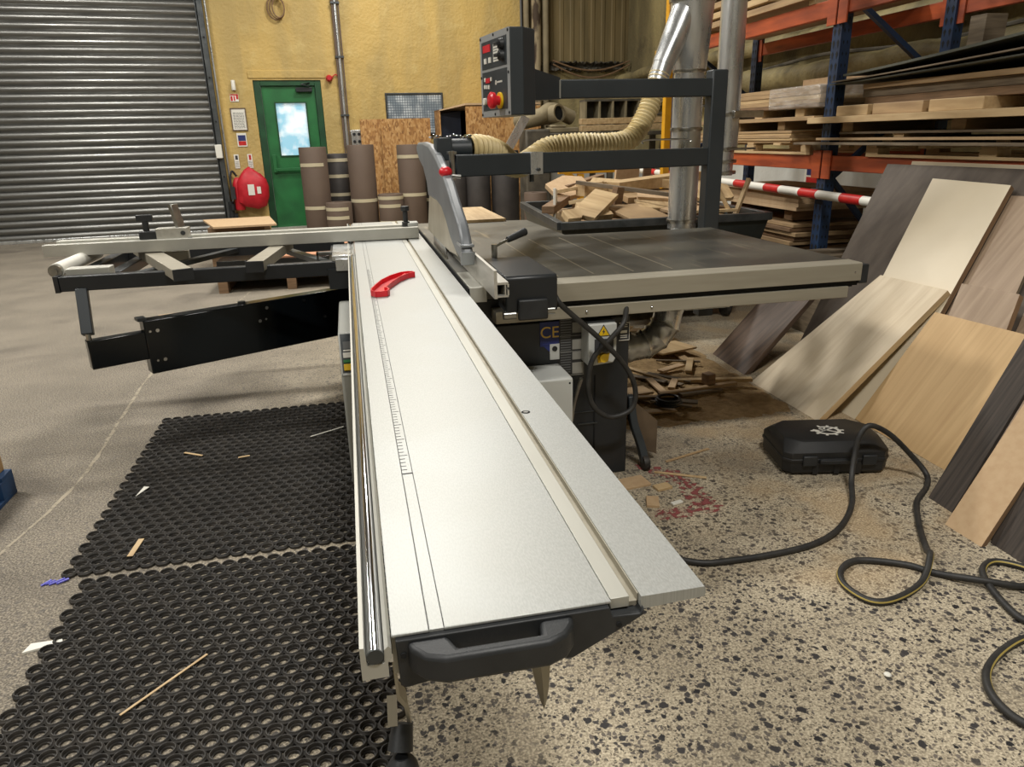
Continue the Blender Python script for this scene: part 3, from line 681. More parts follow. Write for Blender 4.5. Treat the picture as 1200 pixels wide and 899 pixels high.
for y0, y1 in zip(BAYS[:-1], BAYS[1:]):
    for z0, z1 in ((1.11, 1.215), (2.15, 2.265)):
        for xx, xo in ((RX-.005, .05), (RX2+.03, .05)):
            w = MB(); w.box(xx, xx+xo, y0+.055, y1-.055, z0, z1); bm_ = w.build('beam', M['rack_orange'], rack, bevel=.005)
            for yy in (y0+.06, y1-.06):
                w = MB(); w.box(xx-.012, xx-.001, yy-.05, yy+.05, z0-.06, z1+.035); w.build('beam_connector', M['rack_orange'], bm_, bevel=.002)
def sheet_stack(x0, x1, y0, y1, z, sheets, name, lab, group, m, jitter=.03, cat='board'):
    rr = random.Random(int(z*1000+y0*77)); n = len(sheets); zz = z
    for i, (th, gap) in enumerate(sheets):
        a, bq, c = rr.uniform(-jitter, jitter), rr.uniform(-jitter, jitter), rr.uniform(0, jitter)
        w = MB(); w.box(x0+c, x1, y0+a, y1+bq, zz, zz+th); mm = m[i % len(m)]
        o = tag(w.build(name, M[mm], bevel=.0015), (ORD[n-1-i] if i else 'lowest')+' sheet of '+lab if n > 1 else lab, cat, group if n > 1 else None)
        zz += th+gap
    return zz
def pallet(x0, x1, y0, y1, z, label, m='pine', along='y', h=.12, group=None, nd=5):
    t = thing('wooden_pallet', label, 'pallet', ((x0+x1)/2, (y0+y1)/2, z), 0, group)
    for k in range(nd):
        yy = y0+(y1-y0-.1)*k/(nd-1); w = MB(); w.box(x0, x1, yy, yy+.1, z+h-.018, z+h); w.build('deck_board', M[m], t, bevel=.002)
    for i in range(3):
        for j in range(3):
            xx = x0+(x1-x0-.09)*i/2; yy = y0+(y1-y0-.12)*j/2
            w = MB(); w.box(xx, xx+.09, yy, yy+.12, z+.018, z+h-.018); w.build('block', M[m], t, bevel=.002)
    for i in range(3):
        xx = x0+(x1-x0-.09)*i/2; w = MB(); w.box(xx, xx+.09, y0, y1, z, z+.018); w.build('skid_board', M[m], t, bevel=.002)
    return t
# left bay (Y 5.1 - 7.6)
pallet(RX-.02, RX2+.1, 5.15, 6.9, 1.215, 'wooden pallet on the lower orange beam, left bay behind the duct', h=.085)
sheet_stack(RX-.04, RX2, 5.42, 7.1, 1.30, [(.018, .001)]*5, 'board_sheet', 'pale board in the lower stack of the left rack bay', 'lower pale board stack in the left bay', ['ply', 'pine'])
for k, yy in enumerate((5.55, 6.25, 6.85)):
    w = MB(); w.box(RX, RX+.7, yy, yy+.1, 1.396, 1.462); tag(w.build('timber_bearer', M['ply'], bevel=.003), ['nearest', 'middle', 'farthest'][k]+' timber bearer between the two stacks of the left rack bay', 'bearer', 'bearers in the left rack bay')
w = MB(); w.box(RX-.06, RX2, 5.08, 7.2, 1.463, 1.493); tag(w.build('board_sheet', M['ply'], bevel=.002), 'long pale board under the film-wrapped pack', 'board')
for k, yy in enumerate((5.3, 5.9, 6.6)):
    w = MB(); w.box(RX, RX+.7, yy, yy+.12, 1.494, 1.555); tag(w.build('timber_bearer', M['pine'], bevel=.003), ['nearest', 'middle', 'farthest'][k]+' short timber bearer right under the wrapped pack', 'bearer', 'bearers under the wrapped pack')
sheet_stack(RX-.03, RX2-.05, 5.085, 6.9, 1.556, [(.026, .002), (.03, .001), (.03, .001), (.03, .001), (.03, 0)], 'board_sheet', 'timber board in the film-wrapped pack on the rack', 'boards in the wrapped pack', ['board_brown', 'ply', 'pine', 'ply', 'ply'], .012)
w = MB(); w.box(RX-.045, RX2-.03, 5.056, 5.75, 1.55, 1.712); tag(w.build('wrapping_film', M['film'], bevel=.015), 'crinkled clear plastic film round the near end of the wrapped pack', 'plastic film')
w = MB(); w.box(RX+.35, RX2-.2, 5.07, 5.9, 1.715, 1.79); tag(w.build('timber_plank', M['mdf'], bevel=.003), 'short tan plank lying on top of the wrapped pack', 'plank')
# right bay (Y 2.4 - 4.9)
pallet(RX-.03, RX2+.1, 2.5, 4.5, 1.215, 'wooden pallet on the lower orange beam, right bay above the leaning sheets', h=.075)
w = MB(); w.prism([(RX-.12, 2.5), (RX2, 2.5), (RX2, 4.93), (RX-.02, 4.93), (RX-.02, 5.22), (RX-.12, 5.22)], 'z', 1.292, 1.308); tag(w.build('board_sheet', M['board_grey'], bevel=.001), 'longest grey board of the right bay, just above the orange beam', 'board')
w = MB(); w.prism([(RX-.06, 2.5), (RX2, 2.5), (RX2, 4.93), (RX-.02, 4.93), (RX-.02, 5.03), (RX-.06, 5.03)], 'z', 1.322, 1.338); tag(w.build('board_sheet', M['ply'], bevel=.001), 'second grey board up in the right bay', 'board')
w = MB(); w.box(RX-.02, RX2, 2.5, 4.82, 1.362, 1.376); tag(w.build('board_sheet', M['board_grey'], bevel=.001), 'third thin grey board up in the right bay', 'board')
for k, (yy, z0, z1) in enumerate(((4.3, 1.309, 1.321), (3.4, 1.309, 1.321), (4.2, 1.339, 1.361), (3.2, 1.339, 1.361))):
    w = MB(); w.box(RX+.0, RX+.5, yy, yy+.09, z0, z1); tag(w.build('packing_strip', M['pine']), ['near lower', 'far lower', 'near upper', 'far upper'][k]+' packing strip between the grey boards of the right bay', 'packing strip', 'packing strips in the right bay')
for k, yy in enumerate((4.75, 3.75, 2.9)):
    w = MB(); w.box(RX+.03, RX+.7, yy, yy+.11, 1.377, 1.437); tag(w.build('timber_bearer', M['ply'], bevel=.003), ['farthest', 'middle', 'nearest'][k]+' timber bearer below the long pale board of the right bay', 'bearer', 'bearers in the right bay')
w = MB(); w.prism([(RX-.1, 2.5), (RX2, 2.5), (RX2, 4.93), (RX-.02, 4.93), (RX-.02, 5.1), (RX-.1, 5.1)], 'z', 1.438, 1.48); tag(w.build('board_sheet', M['pine'], bevel=.002), 'long pale board halfway up the right rack bay', 'board')
for k, (y0, y1, mm) in enumerate(((4.55, 4.88, 'pine'), (4.05, 4.5, 'ply'), (3.6, 4.0, 'pine'), (2.6, 3.3, 'board_brown'))):
    w = MB(); w.box(RX-.02, RX+.6, y0, y1, 1.481, 1.55); tag(w.build('timber_block', M[mm], bevel=.004), ['farthest', 'second', 'third', 'nearest'][k]+' timber block on the long pale board of the right bay', 'block', 'timber blocks in the right bay')
sheet_stack(RX-.03, RX2, 2.45, 4.7, 1.551, [(.045, .002), (.05, .001), (.03, .0)], 'board_sheet', 'dusty brown board in the upper stack of the right bay', 'upper brown boards in the right bay', ['board_brown', 'board_grey', 'ply'], .1)
def bowed(z0, z1, y0, y1, th, m, label, k):
    w = MB(); rings = []
    for i in range(13):
        f = i/12; y = y0+(y1-y0)*f; z = z0+(z1-z0)*(1-f)**1.25
        rings.append([(RX-.05-.02*k, y, z), (RX2-.05, y, z+.02), (RX2-.05, y, z+.02+th), (RX-.05-.02*k, y, z+th)])
    w.loft(rings); tag(w.build('laminate_sheet', M[m]), label, 'sheet', 'bowed laminate sheets on the rack')
bowed(1.69, 1.76, 2.5, 4.95, .008, 'board_green', 'lowest bowed grey green sheet on the right bay', 0)
bowed(1.705, 1.80, 2.5, 4.9, .008, 'board_grey', 'middle bowed sheet on the right bay', 1)
bowed(1.735, 1.90, 2.45, 4.75, .014, 'board_green', 'topmost bowed dark grey green sheet on the right bay', 2)
w = MB(); w.box(3.75, 3.90, 4.02, 4.14, 1.80, 2.02); tag(w.build('timber_block', M['board_grey'], bevel=.003), 'grey square-cut timber block standing on the bowed sheets', 'block')
# top level
for k, (y0, z0, m_) in enumerate(((5.3, 2.30, 'ply'), (5.9, 2.38, 'pine'), (6.1, 2.47, 'ply'), (5.7, 2.56, 'board_brown'))):
    w = MB(); w.box(RX-.05+.02*k, RX2, y0, 7.62, z0, z0+.05); tag(w.build('timber_plank', M[m_], bevel=.003), ['lowest', 'second', 'third', 'topmost'][k]+' long plank on the upper orange beam behind the duct', 'plank', 'planks on the upper beam')
w = MB(); w.box(RX, RX+.5, 5.3, 5.38, 2.266, 2.30); tag(w.build('timber_bearer', M['pine'], bevel=.003), 'small bearer under the planks on the upper orange beam', 'bearer')
w = MB(); w.box(RX, RX+.5, 7.0, 7.1, 2.266, 2.30); tag(w.build('timber_bearer', M['pine'], bevel=.003), 'far bearer under the planks on the upper beam', 'bearer')
# floor level of the left bay
pallet(RX-.1, RX2, 5.1, 6.6, 0, 'wooden pallet on the floor under the left rack bay', h=.14)
w = MB(); w.box(RX-.06, RX2, 5.3, 6.9, .14, .5); tag(w.build('board_pack', M['board_brown'], bevel=.004), 'dark pack of boards on the floor pallet of the left bay', 'board pack')
sheet_stack(RX-.05, RX2, 5.25, 6.9, .52, [(.03, .006), (.03, .006), (.03, .004), (.03, .004), (.025, 0)], 'board_sheet', 'board in the thin lower stack behind the barrier bar', 'lower thin boards under the left bay', ['ply', 'board_brown'], .05)
for k, yy in enumerate((5.4, 6.3)):
    w = MB(); w.box(RX+.05, RX+.7, yy, yy+.12, .70, .79); tag(w.build('timber_bearer', M['board_brown'], bevel=.003), ['near', 'far'][k]+' bearer below the brown board pack behind the barrier bar', 'bearer', 'bearers under the brown pack')
sheet_stack(RX-.04, RX2, 5.22, 6.9, .791, [(.03, .001), (.03, .001), (.03, .001), (.03, 0)], 'board_sheet', 'brown board pack right below the barrier bar', 'brown pack under the barrier bar', ['mdf'], .02)
pallet(RX-.35, RX+.3, 3.95, 4.92, .42, 'grey wooden pallet on a stack beside the dark leaning sheet', m='board_grey', h=.12)
w = MB(); w.box(RX-.32, RX+.28, 4.0, 4.92, 0, .42); tag(w.build('board_pack', M['board_grey'], bevel=.004), 'low grey board pack under the grey pallet beside the leaning sheets', 'board pack')
# red and white barrier bar
bar = thing('barrier_bar', 'red and white striped barrier bar along the front of the rack', 'barrier', (3.38, 6, 0))
w = MB(); w.cyl((3.385, 4.2, .93), (3.385, 8.6, .995), .032, n=18); w.build('tube', M['white'], bar)
for k in range(9):
    y0 = 4.42+.50*k; f = (y0-4.2)/4.4; w = MB(); w.cyl((3.385, y0, .93+.065*f), (3.385, y0+.22, .93+.065*(f+.05)), .0335, n=18); w.build('red_band', M['red_tape'], bar)
w = MB(); w.box(3.40, 3.46, 4.96, 5.04, .90, .98); w.box(3.40, 3.46, 7.66, 7.74, .94, 1.02); w.build('bracket', M['dark_steel'], bar)
w = MB(); w.box(5.19, 5.215, 7.55, 7.85, .80, 1.06); t = tag(w.build('wall_sign', M['paper']), 'white notice with blue and red print on the white wall behind the rack', 'sign')
w = MB(); w.box(5.185, 5.19, 7.6, 7.8, .9, 1.04); w.build('printed_block', M['navy'], t)
w = MB(); w.box(5.185, 5.19, 7.6, 7.8, .82, .88); w.build('printed_block', M['red_tape'], t)
# ------------------------------------------------------------------ the panel saw
T = .87
saw = thing('panel_saw', 'large sliding table panel saw with black steel body and long aluminium carriage', 'table saw', (.5, 3.0, 0))
def part(w, name, m, p=None, **k): return w.build(name, m, p or saw, **k)
def B(x0, x1, y0, y1, z0, z1): return MB().box(x0, x1, y0, y1, z0, z1)

# sliding carriage -----------------------------------------------------------
Y0, Y1 = .70, 5.15
sl = part(B(.0, .043, Y0, Y1, T-.004, T), 'sliding_table', M['slide'], bevel=.0012)
w = B(.043, .060, Y0+.001, Y1, T-.004, T-.0008); part(w, 'scale_strip', M['slide'], sl)
w = B(.060, .262, Y0, Y1, T-.004, T); part(w, 'deck_plate', M['slide'], sl, bevel=.0012)
w = B(.263, .287, Y0+.006, Y1, T-.016, T-.0012); w.box(.262, .2635, Y0+.006, Y1, T-.012, T-.004); part(w, 'slot_lip', M['alu_pale'], sl, bevel=.0008)
w = B(.287, .300, Y0+.01, Y1, T-.018, T-.012); w.box(.2985, .3005, Y0+.01, Y1, T-.018, T-.002); part(w, 'clamp_slot', M['alu_beige'], sl)
w = MB(); w.prism([(.300, T-.018), (.384, T-.014), (.385, T-.004), (.383, T), (.300, T)], 'y', Y0+.0, Y1); part(w, 'table_wing', M['slide'], sl)
w = MB(); w.prism([(.0, T-.004), (.262, T-.004), (.262, T-.018), (.30, T-.018), (.20, T-.062), (.0, T-.062)], 'y', Y0+.012, Y1); part(w, 'carriage_body', M['alu_pale'], sl)
# measuring marks
w = MB()
for i in range(140):
    y = 1.12+i*.015; L = .009 if i % 5 else .014
    w.box(.0435, .0435+L, y-.0006, y+.0006, T-.0008, T-.0003)
w.box(.0426, .0434, Y0+.002, Y1, T-.0008, T+.0002); w.box(.0598, .0606, Y0+.002, Y1, T-.0008, T+.0002)
w.box(.043, .060, 1.118, 1.1195, T-.0008, T+.0002)
part(w, 'scale_marks', M['print'], sl, smooth=False)
w = MB(); w.cyl((.309, 1.342, T-.0005), (.309, 1.342, T+.0003), .009, n=18); part(w, 'screw_hole', M['hole'], sl)
w = MB(); w.cyl((.309, 1.342, T), (.309, 1.342, T+.0008), .005, n=14); part(w, 'screw', M['steel'], sl)
# left guide rail with the polished rod
w = MB(); w.prism([(-.036, T-.045), (-.006, T-.045), (-.006, T-.026), (-.001, T-.02), (-.001, T-.008), (-.0045, T-.004), (-.009, T-.008), (-.010, T-.026), (-.029, T-.026), (-.031, T-.002), (-.036, T-.002)], 'y', Y0-.012, Y1)
rl = part(w, 'guide_rail', M['alu_pale'], sl)
w = MB(); w.cyl((-.0195, Y0-.012, T-.015), (-.0195, Y1, T-.015), .0096, n=20); part(w, 'guide_rod', M['chrome'], sl)
w = MB(); w.cyl((-.0195, Y0-.0135, T-.015), (-.0195, Y0-.0115, T-.015), .0096, n=20); part(w, 'rod_end', M['dark_steel'], sl)
# support beam beneath the carriage, its end cover and grab handle
w = MB(); w.prism([(.0, T-.062), (.20, T-.062), (.17, T-.20), (.03, T-.20)], 'y', Y0+.5, Y1); part(w, 'support_beam', M['paint_black'], bevel=.004)
w = MB(); w.prism([(.004, T-.0045), (.258, T-.0045), (.262, T-.018), (.297, T-.02), (.302, T-.012), (.302, T-.022), (.288, T-.03), (.213, T-.068), (.205, T-.068), (.200, T-.062), (.165, T-.064), (.162, T-.067), (.150, T-.064), (.06, T-.060), (.056, T-.064), (.012, T-.07), (.006, T-.066)], 'y', Y0-.006, Y0+.012)
ec = part(w, 'end_cover', M['plastic_black'], bevel=.0015)
hp_ = [(.016, .696), (.020, .682), (.034, .665), (.056, .656), (.174, .655), (.196, .664), (.209, .680), (.213, .696), (.171, .696), (.168, .672), (.072, .673), (.063, .696)]
w = MB(); w.prism(hp_, 'z', T-.043, T-.007); part(w, 'grab_handle', M['plastic_black'], ec, bevel=.006, seg=3)
w = MB()
for x, z in ((.012, T-.024), (.27, T-.03)): w.cyl((x, Y0-.008, z), (x, Y0-.004, z), .0035, n=10)
part(w, 'bolt', M['hole'], ec)
# end stop catch hanging under the carriage
w = MB(); w.prism([(-.002, -.055), (.0, -.055), (.004, -.12), (.012, -.135), (.016, -.19), (.012, -.19), (.008, -.139), (.0, -.125)], 'y', 0, .028)
for i, p in enumerate(w.v): w.v[i] = Vector((p.x+.0, p.y+.74, p.z+T))
lt = part(w, 'locking_catch', M['alu_beige'])
w = MB(); w.cyl((.004, .738, T-.16), (-.002, .72, T-.185), .013, .016, n=14); w.sphere((-.001, .716, T-.215), .021, 8, 1.25); part(w, 'catch_knob', M['plastic_black'], lt)
w = MB(); w.beam((-.006, .75, T-.125), (-.008, .73, T-.155), .012, .004); part(w, 'catch_lever', M['chrome'], lt)
w = MB(); w.cyl((-.002, .735, T-.058), (-.002, .745, T-.058), .006, n=12); part(w, 'catch_bolt', M['chrome'], lt)
w = MB(); rings = []
for i in range(9):
    f = i/8; wd = .034*(1-f)**.8+.002
    rings.append([(.172+.016*f-wd*.2, .78-.02*f, T-.062-.125*f), (.172+.016*f+wd*.35, .765-.02*f, T-.062-.125*f), (.176+.018*f+wd*.9, .78-.02*f, T-.062-.125*f), (.172+.016*f+wd*.35, .769-.02*f, T-.062-.125*f)])
w.loft(rings); part(w, 'chip_deflector', M['alu_beige'])

# machine body -----------------------------------------------------------
bd = part(B(.26, 1.07, 2.72, 4.0, 0, .70), 'machine_body', M['paint_black'], bevel=.006)
w = B(.16, 1.02, 2.74, 4.0, .70, .80); part(w, 'body_top_frame', M['paint_black'], bd)
w = B(.92, .925, 2.716, 2.721, .02, .46); w.box(.775, .78, 2.716, 2.721, .02, .44); part(w, 'door_seam', M['hole'], bd)
w = B(.775, .92, 2.715, 2.721, .30, .302); w.box(.85, .935, 2.714, 2.721, .245, .25); part(w, 'hinge_line', M['dark_steel'], bd)
# stickers
st = part(B(.690, .769, 2.7165, 2.7205, .60, .70), 'ce_sticker', M['navy'], bd)
text('CE', .066, M['gold'], frame((.7295, 2.716, .655), (1, 0, 0), (0, 0, 1)), saw, 'ce_lettering')
w = MB(); w.add([(.705, 2.717, .60), (.755, 2.717, .60), (.73, 2.717, .575)], [(0, 1, 2)]); w.box(.70, .76, 2.7158, 2.717, .606, .611); part(w, 'sticker_ribbon', mat('sticker blue', (40, 52, 120), .5), st, smooth=False)
lt_ = part(B(.771, .872, 2.7165, 2.7205, .47, .715), 'instruction_plate', mat('dark engraved plate', (46, 46, 47), .4), bd)
w = MB()
for i in range(22):
    z = .482+i*.0105; w.box(.775, .815+random.random()*.005, 2.7158, 2.717, z, z+.0035)
part(w, 'engraved_lines', M['print_grey'], lt_)
w = MB()
for z0, z1 in ((.475, .522), (.535, .568), (.578, .62), (.648, .69)): w.box(.824, .870, 2.7155, 2.717, z0, z1)
w.box(.771, .8715, 2.7158, 2.717, .468, .471); w.box(.8715, .873, 2.7158, 2.717, .468, .715); w.box(.771, .872, 2.7158, 2.717, .57, .5715); w.box(.771, .872, 2.7158, 2.717, .635, .6365)
part(w, 'plate_table', mat('pale plate print', (150, 148, 140), .5), lt_)
kp = part(B(.730, .770, 2.7155, 2.7205, .542, .608), 'key_plate', M['white_box'], bd, bevel=.001)
w = MB(); w.cyl((.75, 2.7155, .588), (.75, 2.713, .588), .011, n=16); part(w, 'key_lock', M['paint_black'], kp)
ws = B(.63, .769, 2.52, 2.72, .14, .525); wb_ = part(ws, 'motor_cover', M['white_box'], bd, bevel=.008)
w = MB(); w.cyl((.755, 2.519, .505), (.755, 2.521, .505), .004, n=10); part(w, 'cover_screw', M['hole'], wb_)
# main switch box
w = MB(); w.prism([(.862, .530), (.966, .538), (.978, .56), (.978, .70), (.862, .70)], 'y', 2.62, 2.72); sw = part(w, 'switch_box', M['white_box'], bd, bevel=.005)
w = B(.862, .978, 2.64, 2.72, .70, .705); part(w, 'box_lid', M['dark_steel'], sw)
w = MB(); c = (.922, 2.619, .668); s3 = .029
w.add([(c[0]-s3, c[1], c[2]-s3*.62), (c[0]+s3, c[1], c[2]-s3*.62), (c[0], c[1], c[2]+s3*1.05)], [(0, 1, 2)]); part(w, 'warning_border', M['print'], sw, smooth=False)
w = MB(); s3 = .023; w.add([(c[0]-s3, c[1]-.0006, c[2]-s3*.62), (c[0]+s3, c[1]-.0006, c[2]-s3*.62), (c[0], c[1]-.0006, c[2]+s3*1.05)], [(0, 1, 2)]); part(w, 'warning_triangle', M['yellow'], sw, smooth=False)
w = MB(); y = c[1]-.0012; w.add([(c[0]+.004, y, c[2]+.016), (c[0]-.006, y, c[2]-.0), (c[0]-.0005, y, c[2]), (c[0]-.004, y, c[2]-.013), (c[0]+.007, y, c[2]+.004), (c[0]+.001, y, c[2]+.004)], [(0, 1, 2, 5), (2, 3, 4, 5)]); part(w, 'lightning_bolt', M['print'], sw, smooth=False)
w = B(.886, .962, 2.612, 2.62, .590, .640); part(w, 'switch_face', M['print'], sw)
w = MB(); w.prism([(.900, .545), (.940, .548), (.946, .58), (.896, .577)], 'y', 2.612, 2.62); w.cyl((.921, 2.62, .566), (.921, 2.60, .566), .018, n=16); part(w, 'isolator_knob', M['yellow'], sw)
w = MB(); w.cyl((.922, 2.612, .614), (.922, 2.59, .614), .022, n=18); part(w, 'rotary_knob', M['paint_black'], sw)
rp = part(B(1.024, 1.066, 2.715, 2.7205, .60, .672), 'rating_plate', M['print'], bd)
w = B(1.028, 1.056, 2.713, 2.716, .63, .641); w.box(1.0225, 1.0675, 2.7145, 2.716, .671, .674); w.box(1.0225, 1.0675, 2.7145, 2.716, .598, .601); w.box(1.0655, 1.0675, 2.7145, 2.716, .6, .672)
for z in (.655, .663, .61, .618): w.box(1.028, 1.058, 2.7145, 2.716, z, z+.003)
part(w, 'rating_print', M['paper'], rp)
w = MB(); w.tube(spline([(.845, 2.66, .47), (.83, 2.70, .36), (.815, 2.70, .27)]), .008, 8); part(w, 'thin_conduit', M['steel'], bd)
# start pedestal seen at the left under the rail
w = MB(); w.prism([(2.87, .50), (2.95, .66), (3.6, .66), (3.6, 0), (2.90, 0), (2.875, .12)], 'x', -.10, .06); ped = part(w, 'control_pedestal', M['grey_paint'], bevel=.01)
fx = Vector((1, 0, 0)); n_ = Vector((0, .08, .16)).normalized(); org = Vector((-.098, 2.868, .503))
def slant(name, u0, u1, v0, v1, m, h0=.0, h1=.003, p=None):
    nn = fx.cross(n_); w = MB(); pts = []
    for h in (h0, h1):
        for u, v in ((u0, v0), (u1, v0), (u1, v1), (u0, v1)): pts.append(org+fx*u+n_*v+nn*h)
    w.add(pts, [(0, 1, 2, 3), (7, 6, 5, 4), (0, 4, 5, 1), (1, 5, 6, 2), (2, 6, 7, 3), (3, 7, 4, 0)]); return w.build(name, m, p or saw, bevel=.0012)
sp = slant('start_panel', .006, .15, .01, .172, M['dark_steel'])
slant('panel_edging', .0, .156, .0, .01, M['white_box'], p=ped); slant('panel_edging', .0, .006, .0, .178, M['white_box'], p=ped)
slant('start_button', .012, .05, .072, .094, M['white'], .003, .008, sp); slant('start_button', .012, .05, .052, .064, M['green_button'], .003, .010, sp)
slant('stop_button', .012, .06, .02, .046, M['yellow'], .003, .012, sp); slant('panel_legend', .015, .05, .11, .14, M['print_grey'], .003, .004, sp); slant('start_button', .014, .045, .10, .106, M['white'], .003, .006, sp)
# dust outlet with segmented duct
w = MB(); path = spline([(1.06, 3.2, .43), (1.18, 3.2, .425), (1.30, 3.2, .42), (1.38, 3.2, .45), (1.44, 3.2, .52), (1.455, 3.2, .62), (1.455, 3.22, .74), (1.6, 3.6, .75), (1.9, 4.2, .74), (2.12, 4.6, .72)], 5)
rad = [(.069 if i % 4 else .077) for i in range(len(path))]
w.tube(path, .068, 20, radii=rad); part(w, 'dust_outlet_duct', M['galv'])
w = MB(); w.cyl((1.06, 3.2, .43), (1.14, 3.2, .427), .078, n=22); part(w, 'outlet_collar', M['galv'])
# swing leg with dusty cover standing at the right of the body
w = MB(); P = [(1.105, 2.78, .33), (1.115, 2.77, .22), (1.15, 2.75, .10), (1.165, 2.72, .0)]
w.sweep(spline(P, 4), [(-.016, -.022), (.016, -.022), (.016, .022), (-.016, .022)], up=(0, -1, 0)); fl = part(w, 'support_foot', M['anthracite'], bevel=.004)
w = MB(); w.lathe([(0, -.013), (.03, -.013), (.033, 0), (.03, .013), (0, .013)], (1.158, 2.715, .034), (1, 0, 0), n=20); part(w, 'foot_wheel', M['rubber'], fl)
w = MB(); w.prism([(1.105, .33), (1.135, .29), (1.245, .19), (1.245, .03), (1.20, .05), (1.14, .20)], 'y', 2.80, 2.812); part(w, 'dust_shield', mat('dusty smoked shield', (104, 88, 70), .4, 0, (86, 74, 60), nscale=8), fl)
# rip table and its aluminium front rail
w = MB(); w.prism([(.405, 2.68), (2.055, 2.72), (2.055, 3.985), (1.17, 4.0), (1.15, 4.85), (.405, 4.95)], 'z', T-.055, T-.001); rt = part(w, 'rip_table', M['iron'], bevel=.003)
w = B(.406, .470, 2.655, 3.0, T-.058, T); part(w, 'table_insert', M['alu_pale'], rt, bevel=.002)
w = MB()
for x in (.78, .93, 1.10, 1.27): w.box(x, x+.006, 2.78, 3.9, T-.0015, T-.0004)
part(w, 'table_groove', mat('rubbed bright streak', (150, 142, 124), .4, .5), rt)
w = B(.401, .4045, 2.66, 4.9, T-.04, T-.004); part(w, 'blade_gap', M['hole'], rt)
rail = MB(); rail.prism([(2.64, T-.075), (2.64, T-.004), (2.648, T), (2.735, T), (2.735, T-.075)], 'x', .70, 2.06); rr = part(rail, 'rip_rail', M['alu_beige'], bevel=.001)
w = B(.70, 2.06, 2.66, 2.735, T-.098, T-.075); part(w, 'rail_channel', M['hole'], rr)
w = B(.5, 2.01, 2.645, 2.735, T-.145, T-.098); part(w, 'rail_lower', M['alu_beige'], rr, bevel=.002)
w = B(1.97, 2.045, 2.67, 2.72, T-.105, T-.075); part(w, 'rail_end_block', M['hole'], rr)
w = B(2.062, 2.105, 2.655, 2.74, T-.092, T-.012); part(w, 'rail_end_cap', M['plastic_black'], rr, bevel=.004)
w = MB()
for x, z in ((1.13, T-.122), (2.03, T-.04), (.86, T-.122)): w.sphere((x, 2.642, z), .005, 6)
part(w, 'rail_screw', M['chrome'], rr)
w = B(1.30, 1.50, 2.70, 2.735, T-.162, T-.146); part(w, 'pale_bracket', M['white_box'], rr)
# riving knife and blade
w = MB(); w.prism([(3.35, T-.02), (3.95, T-.02), (3.93, T+.05), (3.72, T+.12), (3.5, T+.09)], 'x', .4185, .4215); bl = part(w, 'saw_blade', M['steel'])
# blade guard
def guard(poly, x0, x1, name, m, p=None, bevel=.0):
    w = MB(); w.prism(poly, 'x', x0, x1); return part(w, name, m, p, bevel=bevel)
outer = [(2.786, .973), (2.82, 1.035), (2.89, 1.087), (3.03, 1.145), (3.19, 1.219), (3.36, 1.276), (3.58, 1.333), (3.82, 1.374), (4.1, 1.386), (4.36, 1.384), (4.45, 1.366)]
inner = [(4.44, 1.33), (4.33, 1.285), (4.12, 1.245), (3.98, 1.178), (3.935, 1.116), (3.60, 1.118), (3.40, 1.10), (3.25, 1.05), (3.12, .99), (2.98, .955), (2.86, .943), (2.80, .948)]
gd = guard(outer+inner, .403, .447, 'blade_guard', M['anthracite_light'] if 'anthracite_light' in M else mat('mid grey guard casting', (118, 122, 126), .42, 0, (104, 108, 112), nscale=5), bevel=.012)
w = MB(); w.prism([(3.93, 1.12), (3.60, 1.122), (3.38, 1.10), (3.22, 1.04), (3.06, .975), (2.96, .945), (3.20, .93), (3.77, .925), (4.10, .925), (4.02, 1.02)], 'x', .408, .412); part(w, 'side_plate', mat('scuffed pale guard plate', (186, 178, 160), .4, .2, (164, 156, 138), nscale=6), gd)
w = MB(); w.prism([(2.775, .985), (2.795, .985), (2.815, .938), (2.80, .93)], 'x', .398, .452)
w.box(.398, .452, 2.79, 2.90, 1.0, 1.012); part(w, 'guard_nose', mat('worn steel grey', (150, 154, 158), .32, .6), gd, bevel=.003)
w = MB(); w.sphere((.42, 3.30, 1.262), .030, 10, .8); part(w, 'lock_knob', M['red'], gd)
w = MB(); w.cyl((.44, 3.30, 1.245), (.485, 3.29, 1.24), .008, n=10); part(w, 'lock_pin', M['steel'], gd)
w = MB(); w.cyl((.44, 3.68, 1.352), (.60, 3.68, 1.352), .047, n=22); w.box(.425, .50, 3.62, 3.75, 1.30, 1.405); part(w, 'exhaust_port', M['anthracite'], gd, bevel=.004)
w = MB()
for k in range(13):
    a = (.40+.016*k, 3.64+.003*math.sin(k*2), 1.408+.006*math.sin(k*1.1)); w.lathe([(.006, -.003), (.010, 0), (.006, .003), (.004, 0), (.006, -.003)], a, (1 if k % 2 else .1, .3, 0 if k % 2 else 1), n=10)
part(w, 'chain', M['chrome'], gd)
# rip fence
w = MB(); w.prism([(.455, T+.002), (.466, T+.002), (.466, T+.10), (.455, T+.10)], 'y', 2.42, 3.9)
w.prism([(.466, T+.05), (.505, T+.05), (.505, T+.058), (.466, T+.058)], 'y', 2.42, 3.9); w.prism([(.466, T+.006), (.505, T+.006), (.505, T+.012), (.466, T+.012)], 'y', 2.42, 3.9)
w.prism([(.501, T+.012), (.507, T+.012), (.507, T+.03), (.501, T+.03)], 'y', 2.42, 3.9); w.prism([(.501, T+.04), (.507, T+.04), (.507, T+.05), (.501, T+.05)], 'y', 2.42, 3.9)
w.prism([(.492, T+.012), (.496, T+.012), (.496, T+.05), (.492, T+.05)], 'y', 2.42, 3.9)
rf = part(w, 'rip_fence', M['alu'])
w = MB(); w.prism([(2.49, .80), (2.49, .925), (2.50, .933), (2.93, .933), (2.93, .885), (2.63, .88), (2.63, .80)], 'x', .508, .700); fb = part(w, 'fence_carriage', M['paint_black'], bevel=.006)
